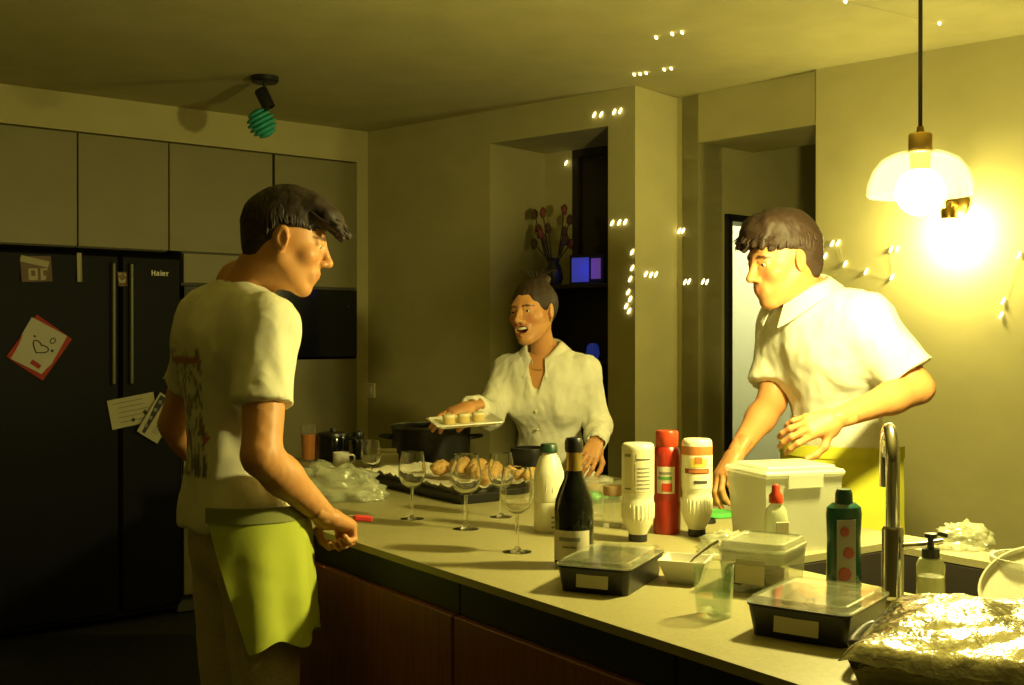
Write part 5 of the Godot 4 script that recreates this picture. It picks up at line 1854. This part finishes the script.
func build_man_tee() -> void:
	var root := thing("person", "man in white tee shirt and lime apron standing beside the worktop, looking down", "person", Vector3(-0.66, 0, -2.68))
	var sh := -root.position
	var fwd := Vector3(0.743, 0, -0.669)
	var left := Vector3.UP.cross(fwd)
	var C := at(233, 356, 2.68) + sh
	var N := at(240, 292, 2.68) + sh
	var H := at(243, 545, 2.68) + sh
	var RS := C + Vector3(0, 0.070, 0) - left * 0.160
	var LS := C + Vector3(0, 0.070, 0) + left * 0.128
	var RE := at(261, 456, 2.47) + sh
	var RW := at(325, 516, 2.63) + sh
	var LE := at(176, 424, 2.88) + sh
	var LW := at(212, 472, 2.93) + sh
	var hx := head_frame(at(287, 242, 2.65) + sh, Vector3(0.955, -0.23, -0.12), 0.0, 0.97)
	# one continuous body
	var body := Flesh.new()
	body.add(head_net(hx.affine_inverse() * (N - Vector3(0, 0.02, 0)), 0.0, false), hx, face_paint(false, 0.7))
	var fr := Transform3D(eul(fwd, N - H, 0.78, 0.88), C)
	var f := SDF.new(Vector3(-0.40, 0.05, -0.40), Vector3(0.50, 1.60, 0.40), 0.0125)
	trunk(f, fr, -0.35, -0.030)
	f.cone(C + Vector3(0, 0.05, 0), N + Vector3(0, 0.02, 0), 0.07, 0.055, 0.03)
	for q in [[RS, RE, RW], [LS, LE, LW]]:
		f.cone(N - Vector3(0, 0.05, 0), q[0], 0.05, 0.050, 0.03)
		f.cone(q[0], q[1], 0.052, 0.043, 0.02)
		f.cone(q[1], (q[1] as Vector3).lerp(q[2], 0.35), 0.042, 0.043, 0.015)
		f.cone((q[1] as Vector3).lerp(q[2], 0.3), q[2], 0.043, 0.027, 0.015)
	for s in [-1.0, 1.0]:
		f.cone(H + left * s * 0.070, Vector3(H.x + left.x * s * 0.075, 0.5, H.z + left.z * s * 0.075), 0.062, 0.052, 0.03)
		f.cone(Vector3(H.x + left.x * s * 0.09, 0.5, H.z + left.z * s * 0.09), Vector3(H.x + left.x * s * 0.09, 0.1, H.z + left.z * s * 0.09), 0.052, 0.04, 0.03)
	body.add(f.net(), Transform3D.IDENTITY, SKIN_A)
	var hd := at(357, 530, 2.73) + sh - RW
	body.add(hand_net([1.15, 1.2, 1.25, 1.3], 0.8), hand_frame(RW, hd, Vector3(-0.35, 0.75, 0.55), -1.0 * -1.0), SKIN_A)
	body.add(hand_net([0.7, 0.7, 0.7, 0.7], 0.4), hand_frame(LW, Vector3(0.7, -0.35, -0.1), Vector3(-0.3, 0.2, -0.9), -1.0), SKIN_A)
	skin_mesh(body, "body", M.skin, root)
	add_eyes(root, hx, Vector3(0, -0.25, 1))
	# hair: short at the nape, long on top with a fringe falling forward
	var hf := SDF.new(Vector3(-0.12, -0.10, -0.15), Vector3(0.12, 0.16, 0.17), 0.004)
	hf.ell(Vector3(0, 0.041, -0.017), Vector3(0.079, 0.086, 0.098), 0.02)
	hf.cut(Vector3(0, 0.032, 0.02), Vector3(0, -0.95, 0.30).normalized(), 0.01)
	hf.ell(Vector3(0, 0.028, -0.046), Vector3(0.0768, 0.076, 0.0660), 0.012)
	hf.ell(Vector3(0, -0.018, -0.060), Vector3(0.060, 0.048, 0.043), 0.02)
	hf.ell(Vector3(0, 0.086, 0.015), Vector3(0.072, 0.043, 0.085), 0.03)
	for k in 7:
		var x := -0.054 + 0.018 * k
		var tip := Vector3(x * 1.1, 0.045 + 0.008 * sin(k * 2.1), 0.136 - x * x * 7.0 + 0.008 * cos(k * 1.7))
		hf.cone(Vector3(x, 0.096, 0.045), Vector3(x * 1.05, 0.078, 0.098 - x * x * 6.0), 0.020, 0.017, 0.016)
		hf.cone(Vector3(x * 1.05, 0.078, 0.098 - x * x * 6.0), tip, 0.017, 0.006, 0.014)
	var hair := Flesh.new()
	hair.add(hf.net(), hx, Color.WHITE)
	clumps(hair, hx, 21, 0.136, 0.048)
	side_strands(hair, hx, 4, 1.035)
	hair.wrinkle(noise(26.0, 3), 0.003, Vector3(1.2, 1.0, 0.35))
	skin_mesh(hair, "hair", M.hair_dark, root)
	# tee shirt
	f = SDF.new(Vector3(-0.36, 0.86, -0.40), Vector3(0.40, 1.62, 0.42), 0.0085)
	for q in [[RS, RE, 0.62], [LS, LE, 0.60]]:
		f.cone(q[0], (q[0] as Vector3).lerp(q[1], q[2] + 0.05), 0.062, 0.070, 0.025)
		var sd: Vector3 = ((q[1] as Vector3) - q[0]).normalized()
		# sleeve opening: only near the sleeve
		var e: Vector3 = (q[0] as Vector3).lerp(q[1], q[2])
		f.cut(e, sd, 0.004, 0.13)
	trunk(f, fr, -0.36, 0.010)
	f.cone(Vector3(-0.04, -0.40, 0.0), Vector3(0.04, -0.40, 0.0), 0.130, 0.130, 0.05, false, fr, 0.85)
	for q in [RS, LS]: f.cone(N - Vector3(0, 0.035, 0), q, 0.060, 0.058, 0.04)
	f.cone(N + Vector3(0.012, -0.03, 0.0), N + Vector3(0.06, 0.12, -0.02), 0.068, 0.068, 0.012, true)
	f.cut(Vector3(0, 0.985, 0) + Vector3(0, 0, 0), Vector3(0.06, -1, 0).normalized(), 0.006)
	var tee := Flesh.new()
	var inv := fr.affine_inverse()
	var pr := noise(14.0, 31)
	var paint := func(p: Vector3) -> Color:
		var q := inv * p                                    # print on the back
		if q.z < -0.03 and q.x > -0.07 and q.x < 0.15 and q.y < 0.02 and q.y > -0.27:
			var a := pr.get_noise_3d(q.x * 1.6, q.y * 0.7, 3.0)
			var b := pr.get_noise_3d(q.x * 3.2, q.y * 0.9, 9.0)
			if absf(q.y + 0.005) < 0.008 and absf(q.x) < 0.11: return Color(0.55, 0.22, 0.12)
			if q.y < -0.15 and q.y > -0.20 and a > 0.18 : return Color(0.60, 0.16, 0.10)
			if q.y < -0.17 and b > 0.08: return Color(0.20, 0.19, 0.19)
			if absf(b) < 0.09: return Color(0.32, 0.30, 0.29)
			if a > 0.25: return Color(0.45, 0.42, 0.40)
		return Color.WHITE
	tee.add(f.net(), Transform3D.IDENTITY, paint)
	tee.wrinkle(noise(3.6, 8), 0.012, Vector3(1.7, 0.9, 1.7))
	tee.wrinkle(noise(9.0, 9), 0.004, Vector3(1.2, 0.8, 1.2))
	skin_mesh(tee, "tee_shirt", M.tee_white, root)
	legs(root, H, left, fwd, M.trousers, 1.04)
	apron(root, H, left, fwd, 1.030, 0.74, 0.178, 0.146, 0.9, -2.70, -0.60, M.apron_lime, M.apron_band)
	# small red thing in his fingers
	var rp: Vector3 = at(363, 518.5, 2.715)
	var t := thing("red_lighter", "small red lighter held in the hand of the man in the tee shirt", "lighter", rp)
	t.rotation = Vector3(0, 0.3, -0.12)
	put(bx_mesh(Vector3(0.045, 0.015, 0.014), 0.004), "case", M.red_plastic, t)
	put(bx_mesh(Vector3(0.012, 0.013, 0.012), 0.002), "metal_top", M.chrome, t).position.x = -0.028

func build_woman() -> void:
	var root := thing("person", "laughing woman in a white shirt behind the worktop holding out a plate", "person", Vector3(0.14, 0, -4.3))
	var sh := -root.position
	var fwd := Vector3(-0.36, 0, 0.933)
	var left := Vector3.UP.cross(fwd)
	var C := at(546, 394, 4.22) + sh
	var N := at(545, 354, 4.21) + sh
	var H := at(556, 520, 4.36) + sh
	var RS := C + Vector3(0, 0.085, 0) - left * 0.150
	var LS := C + Vector3(0, 0.085, 0) + left * 0.150
	var RE := at(489, 415, 4.14) + sh
	var RW := at(470, 407, 3.90) + sh
	var LE := at(599, 424, 4.20) + sh
	var LW := at(596, 443, 4.03) + sh
	var hx := head_frame(at(533, 313, 4.14) + sh, Vector3(-0.58, -0.02, 0.81), 0.08, 0.965)
	var body := Flesh.new()
	body.add(head_net(hx.affine_inverse() * (N - Vector3(0, 0.02, 0)), 0.021, true), hx, face_paint(true, 0.9))
	var fr := Transform3D(eul(fwd, N - H, 0.80), C)
	var f := SDF.new(Vector3(-0.42, 0.05, -0.35), Vector3(0.40, 1.45, 0.50), 0.012)
	trunk(f, fr, -0.36, -0.012, true)
	f.cone(C + Vector3(0, 0.06, 0), N + Vector3(0, 0.02, 0), 0.075, 0.048, 0.03)
	for q in [[RS, RE, RW], [LS, LE, LW]]:
		f.cone(N - Vector3(0, 0.04, 0), q[0], 0.042, 0.042, 0.03)
		f.cone(q[0], q[1], 0.040, 0.034, 0.02)
		f.cone(q[1], q[2], 0.034, 0.022, 0.02)
	for s in [-1.0, 1.0]:
		f.cone(H + left * s * 0.08, Vector3(H.x + left.x * s * 0.08, 0.45, H.z + left.z * s * 0.08), 0.07, 0.05, 0.03)
		f.cone(Vector3(H.x + left.x * s * 0.08, 0.45, H.z + left.z * s * 0.08), Vector3(H.x + left.x * s * 0.08, 0.1, H.z + left.z * s * 0.08), 0.05, 0.04, 0.03)
	body.add(f.net(), Transform3D.IDENTITY, SKIN_A)
	# right hand under and over the plate rim, left hand relaxed above the bottles
	body.add(hand_net([0.35, 0.30, 0.28, 0.3], 0.1), hand_frame(RW, Vector3(-0.80, -0.22, 0.52), Vector3(-0.05, 0.95, 0.3), 1.0).scaled_local(Vector3.ONE * 0.95), SKIN_A)
	body.add(hand_net([0.55, 0.6, 0.62, 0.65], 0.5), hand_frame(LW, Vector3(-0.30, -0.45, 0.75), Vector3(0.45, 0.75, 0.5), 1.0).scaled_local(Vector3.ONE * 0.95), SKIN_A)
	skin_mesh(body, "body", M.skin, root)
	add_eyes(root, hx, Vector3(-0.1, 0.05, 1))
	# teeth
	var st := mb()
	var tf := func(u: float, v: float) -> Vector3:
		var x := lerpf(-0.024, 0.024, u)
		return hx * Vector3(x, -0.0535 - 0.0085 * v + x * x * 6.0, 0.0875 - x * x * 20.0)
	sheet(st, 14, 3, tf, 0.002)
	build(st, "teeth", M.teeth, root)
	# hair pulled back tight, small bun on top
	var hf := SDF.new(Vector3(-0.12, -0.10, -0.18), Vector3(0.12, 0.20, 0.14), 0.004)
	hf.ell(Vector3(0, 0.036, -0.020), Vector3(0.081, 0.092, 0.098), 0.02)
	hf.cut(Vector3(0, 0.068, 0.075), Vector3(0, -0.55, 0.83).normalized(), 0.006)
	hf.cut(Vector3(0, -0.045, -0.06), Vector3(0, -1, 0.25).normalized(), 0.01)
	hf.ell(Vector3(0, 0.112, -0.060), Vector3(0.034, 0.026, 0.034), 0.012)
	hf.ell(Vector3(0.02, 0.126, -0.072), Vector3(0.018, 0.016, 0.02), 0.008)
	var hair := Flesh.new()
	hair.add(hf.net(), hx, Color.WHITE)
	hair.wrinkle(noise(30.0, 4), 0.0035, Vector3(1.0, 0.5, 0.6))
	skin_mesh(hair, "hair", M.hair_brown, root)
	for k in 6:
		st = mb()
		var b := hx * Vector3(-0.02 + 0.01 * k, 0.135, -0.04)
		tube(st, curve([b, b + Vector3(-0.02 + 0.012 * k, 0.022, 0), b + Vector3(-0.045 + 0.02 * k, 0.028 - 0.006 * (k % 3), 0.01)]), 0.0016, 5)
		build(st, "hair_strand", M.hair_brown, root)
	# earring and necklace
	st = mb()
	blob(st, hx * Vector3(0.081, -0.034, 0.004), Vector3.ONE * 0.006, 0.0, 1.0, 1, Basis.IDENTITY, 8, 10)
	build(st, "earring", M.gold_foil, root)
	var chain := []
	for k in 13:
		var a := lerpf(-1.5, 1.5, k / 12.0)
		chain.append(N + fwd * (0.062 * cos(a) + 0.018) + left * 0.066 * sin(a) + Vector3(0, -0.012 - 0.045 * cos(a), 0))
	st = mb()
	tube(st, chain, 0.0022, 6)
	build(st, "necklace", M.gold_foil, root)
	# shirt
	f = SDF.new(Vector3(-0.42, 0.68, -0.32), Vector3(0.40, 1.42, 0.50), 0.0066)
	trunk(f, fr, -0.36, 0.008, true)
	for q in [[RS, RE, RW], [LS, LE, LW]]:
		f.cone(N - Vector3(0, 0.035, 0), q[0], 0.052, 0.055, 0.04)
		f.cone(q[0], q[1], 0.054, 0.050, 0.025)
		f.cone(q[1], (q[1] as Vector3).lerp(q[2], 0.9), 0.050, 0.041, 0.02)
		f.cone((q[1] as Vector3).lerp(q[2], 0.93), (q[1] as Vector3).lerp(q[2], 1.25), 0.028, 0.030, 0.004, true)
	f.cone(N - Vector3(0, 0.01, 0), N + Vector3(-0.01, 0.10, 0.02), 0.056, 0.060, 0.012, true)
	# open front
	f.cone(N + fwd * 0.065 + Vector3(0, -0.005, 0), N + fwd * 0.118 + Vector3(0, -0.150, 0), 0.042, 0.009, 0.006, true)
	f.cone(N + fwd * 0.095 + Vector3(0, 0.02, 0), N + fwd * 0.150 + Vector3(0, -0.145, 0), 0.048, 0.009, 0.006, true)
	var sk := Flesh.new()
	sk.add(f.net(), Transform3D.IDENTITY, Color.WHITE)
	sk.wrinkle(noise(4.5, 18), 0.011, Vector3(1.7, 0.8, 1.7))
	sk.wrinkle(noise(11.0, 19), 0.007, Vector3(1.2, 0.7, 1.2))
	skin_mesh(sk, "shirt", M.shirt_linen, root)
	collar(root, N - Vector3(0, 0.012, 0), N - H, fwd, 0.058, 0.05, 0.42, M.shirt_linen)
	st = mb()
	for k in 4:
		var bp := fr * Vector3(0.0, -0.03 - 0.07 * k, 0.150 - 0.008 * k)
		blob(st, bp, Vector3.ONE * 0.006, 0.0, 1.0, 1, Basis.IDENTITY, 6, 10)
	build(st, "button_row", M.cream_plastic, root)
	legs(root, H, left, fwd, M.dark_skirt, 0.90, true)
	# plate in her hand
	var pc := at(465, 423, 3.745)
	var t := thing("serving_plate", "rectangular white plate held out by the laughing woman", "plate", pc)
	t.rotation = Vector3(0.10, 0.30, 0.05)
	st = mb()
	bx(st, Vector3.ZERO, Vector3(0.175, 0.006, 0.125), Basis.IDENTITY, 0.002)
	for s in [-1.0, 1.0]:
		bx(st, Vector3(s * 0.099, 0.006, 0), Vector3(0.030, 0.005, 0.150), Basis(Vector3(0, 0, 1), 0.35 * s), 0.002)
		bx(st, Vector3(0, 0.006, s * 0.073), Vector3(0.205, 0.005, 0.026), Basis(Vector3(1, 0, 0), -0.35 * s), 0.002)
	build(st, "body", M.white_ceramic, t)
	for k in 3:
		var c := thing("small_cake", "small round sponge cake on the held out white plate", "cake", t.transform * Vector3(-0.055 + 0.050 * k, 0.0035, 0.008 - 0.004 * k), 0.0, "small cakes on the plate")
		c.rotation = t.rotation
		st = mb()
		lathe(st, V2([0.0, 0.0, 0.019, 0.0, 0.0205, 0.004, 0.0205, 0.022, 0.0, 0.022]), 24)
		build(st, "sponge", M.sponge_cake, c)
		st = mb()
		lathe(st, V2([0.0, 0.0218, 0.0212, 0.0218, 0.0212, 0.026, 0.018, 0.030, 0.0, 0.031]), 24)
		build(st, "icing", M.cream_icing, c)

func build_man_leaning() -> void:
	var root := thing("person", "man in white shirt and yellow apron leaning across behind the storage box", "person", Vector3(0.92, 0, -3.3))
	var sh := -root.position
	var fwd := Vector3(-0.90, 0, 0.436)
	var left := Vector3.UP.cross(fwd)
	var C := at(824, 350, 3.27) + sh
	var N := at(806, 296, 3.23) + sh
	var H := at(842, 500, 3.36) + sh
	var RS := C + Vector3(0, 0.075, 0) - left * 0.178
	var LS := C + Vector3(0, 0.075, 0) + left * 0.178
	var LE := at(918, 388, 3.06) + sh
	var LW := at(836, 419, 2.93) + sh
	var RE := at(772, 402, 3.36) + sh
	var RW := at(737, 452, 3.20) + sh
	var hx := head_frame(at(782, 262, 3.17) + sh, Vector3(-0.92, -0.20, 0.33), 0.0, 1.02)
	var body := Flesh.new()
	body.add(head_net(hx.affine_inverse() * (N - Vector3(0, 0.02, 0)), 0.0, false), hx, face_paint(false, 0.6))
	var fr := Transform3D(eul(fwd, N - H, 0.78, 0.92), C)
	var f := SDF.new(Vector3(-0.50, 0.05, -0.40), Vector3(0.42, 1.62, 0.50), 0.0125)
	trunk(f, fr, -0.35, -0.030)
	f.cone(C + Vector3(0, 0.05, 0), N + Vector3(0, 0.02, 0), 0.07, 0.055, 0.03)
	for q in [[RS, RE, RW], [LS, LE, LW]]:
		f.cone(N - Vector3(0, 0.05, 0), q[0], 0.05, 0.050, 0.03)
		f.cone(q[0], q[1], 0.050, 0.043, 0.02)
		f.cone(q[1], (q[1] as Vector3).lerp(q[2], 0.35), 0.042, 0.043, 0.015)
		f.cone((q[1] as Vector3).lerp(q[2], 0.3), q[2], 0.043, 0.027, 0.015)
	for s in [-1.0, 1.0]:
		f.cone(H + left * s * 0.070, Vector3(H.x + left.x * s * 0.075, 0.5, H.z + left.z * s * 0.075), 0.062, 0.052, 0.03)
		f.cone(Vector3(H.x + left.x * s * 0.09, 0.5, H.z + left.z * s * 0.09), Vector3(H.x + left.x * s * 0.09, 0.1, H.z + left.z * s * 0.09), 0.052, 0.04, 0.03)
	body.add(f.net(), Transform3D.IDENTITY, SKIN_A)
	body.add(hand_net([0.45, 0.5, 0.5, 0.55], 0.3), hand_frame(LW, Vector3(-0.93, -0.22, 0.25), Vector3(0.1, 0.5, 0.85), 1.0), SKIN_A)
	body.add(hand_net([0.4, 0.45, 0.5, 0.5], 0.2), hand_frame(RW, Vector3(-0.55, -0.72, 0.35), Vector3(-0.6, 0.55, 0.2), -1.0), SKIN_A)
	skin_mesh(body, "body", M.skin, root)
	add_eyes(root, hx, Vector3(0, -0.2, 1))
	var hf := SDF.new(Vector3(-0.12, -0.10, -0.15), Vector3(0.12, 0.17, 0.16), 0.004)
	hf.ell(Vector3(0, 0.045, -0.020), Vector3(0.083, 0.092, 0.103), 0.02)
	hf.cut(Vector3(0, 0.034, 0.02), Vector3(0, -0.95, 0.35).normalized(), 0.01)
	hf.ell(Vector3(0, 0.025, -0.050), Vector3(0.080, 0.080, 0.070), 0.015)
	hf.ell(Vector3(0, -0.025, -0.060), Vector3(0.062, 0.050, 0.048), 0.02)
	hf.ell(Vector3(0, 0.095, 0.01), Vector3(0.074, 0.050, 0.090), 0.03)
	for k in 6:
		var x := -0.05 + 0.02 * k
		hf.cone(Vector3(x, 0.105, 0.05), Vector3(x * 1.1, 0.060 + 0.008 * sin(k * 2.3), 0.104 - x * x * 6.0), 0.024, 0.010, 0.014)
	var hair := Flesh.new()
	hair.add(hf.net(), hx, Color.WHITE)
	clumps(hair, hx, 33, 0.112, 0.058)
	side_strands(hair, hx, 6, 1.075)
	hair.wrinkle(noise(24.0, 13), 0.0035, Vector3(1.2, 1.0, 0.35))
	skin_mesh(hair, "hair", M.hair_brown, root)
	f = SDF.new(Vector3(-0.46, 0.84, -0.40), Vector3(0.40, 1.62, 0.50), 0.0088)
	for q in [[RS, RE, 0.78], [LS, LE, 0.80]]:
		f.cone(q[0], (q[0] as Vector3).lerp(q[1], q[2] + 0.05), 0.072, 0.076, 0.03)
		var sd: Vector3 = ((q[1] as Vector3) - q[0]).normalized()
		var e: Vector3 = (q[0] as Vector3).lerp(q[1], q[2])
		f.cut(e, sd, 0.004, 0.13)
	trunk(f, fr, -0.36, 0.020)
	f.cone(Vector3(-0.04, -0.40, 0.0), Vector3(0.04, -0.40, 0.0), 0.140, 0.140, 0.05, false, fr, 0.85)
	for q in [RS, LS]: f.cone(N - Vector3(0, 0.035, 0), q, 0.064, 0.066, 0.04)
	f.cone(N + Vector3(0, -0.02, 0), N + Vector3(-0.06, 0.10, 0.02), 0.066, 0.066, 0.012, true)
	f.cut(Vector3(0, 1.085, 0), Vector3(0, -1, 0), 0.006)
	var sk := Flesh.new()
	sk.add(f.net(), Transform3D.IDENTITY, Color.WHITE)
	sk.wrinkle(noise(4.0, 28), 0.012, Vector3(1.7, 0.9, 1.7))
	sk.wrinkle(noise(10.0, 29), 0.005, Vector3(1.2, 0.8, 1.2))
	skin_mesh(sk, "shirt", M.shirt_bright, root)
	collar(root, N - Vector3(0, 0.012, 0), N - H, fwd, 0.068, 0.03, 0.30, M.shirt_bright)
	legs(root, H, left, fwd, M.trousers, 1.05)
	apron(root, H + Vector3(0, 0, 0), left, fwd, 1.10, 0.72, 0.190, 0.158, -1.2, 2.0, 0.1, M.apron_yellow, M.apron_yellow)
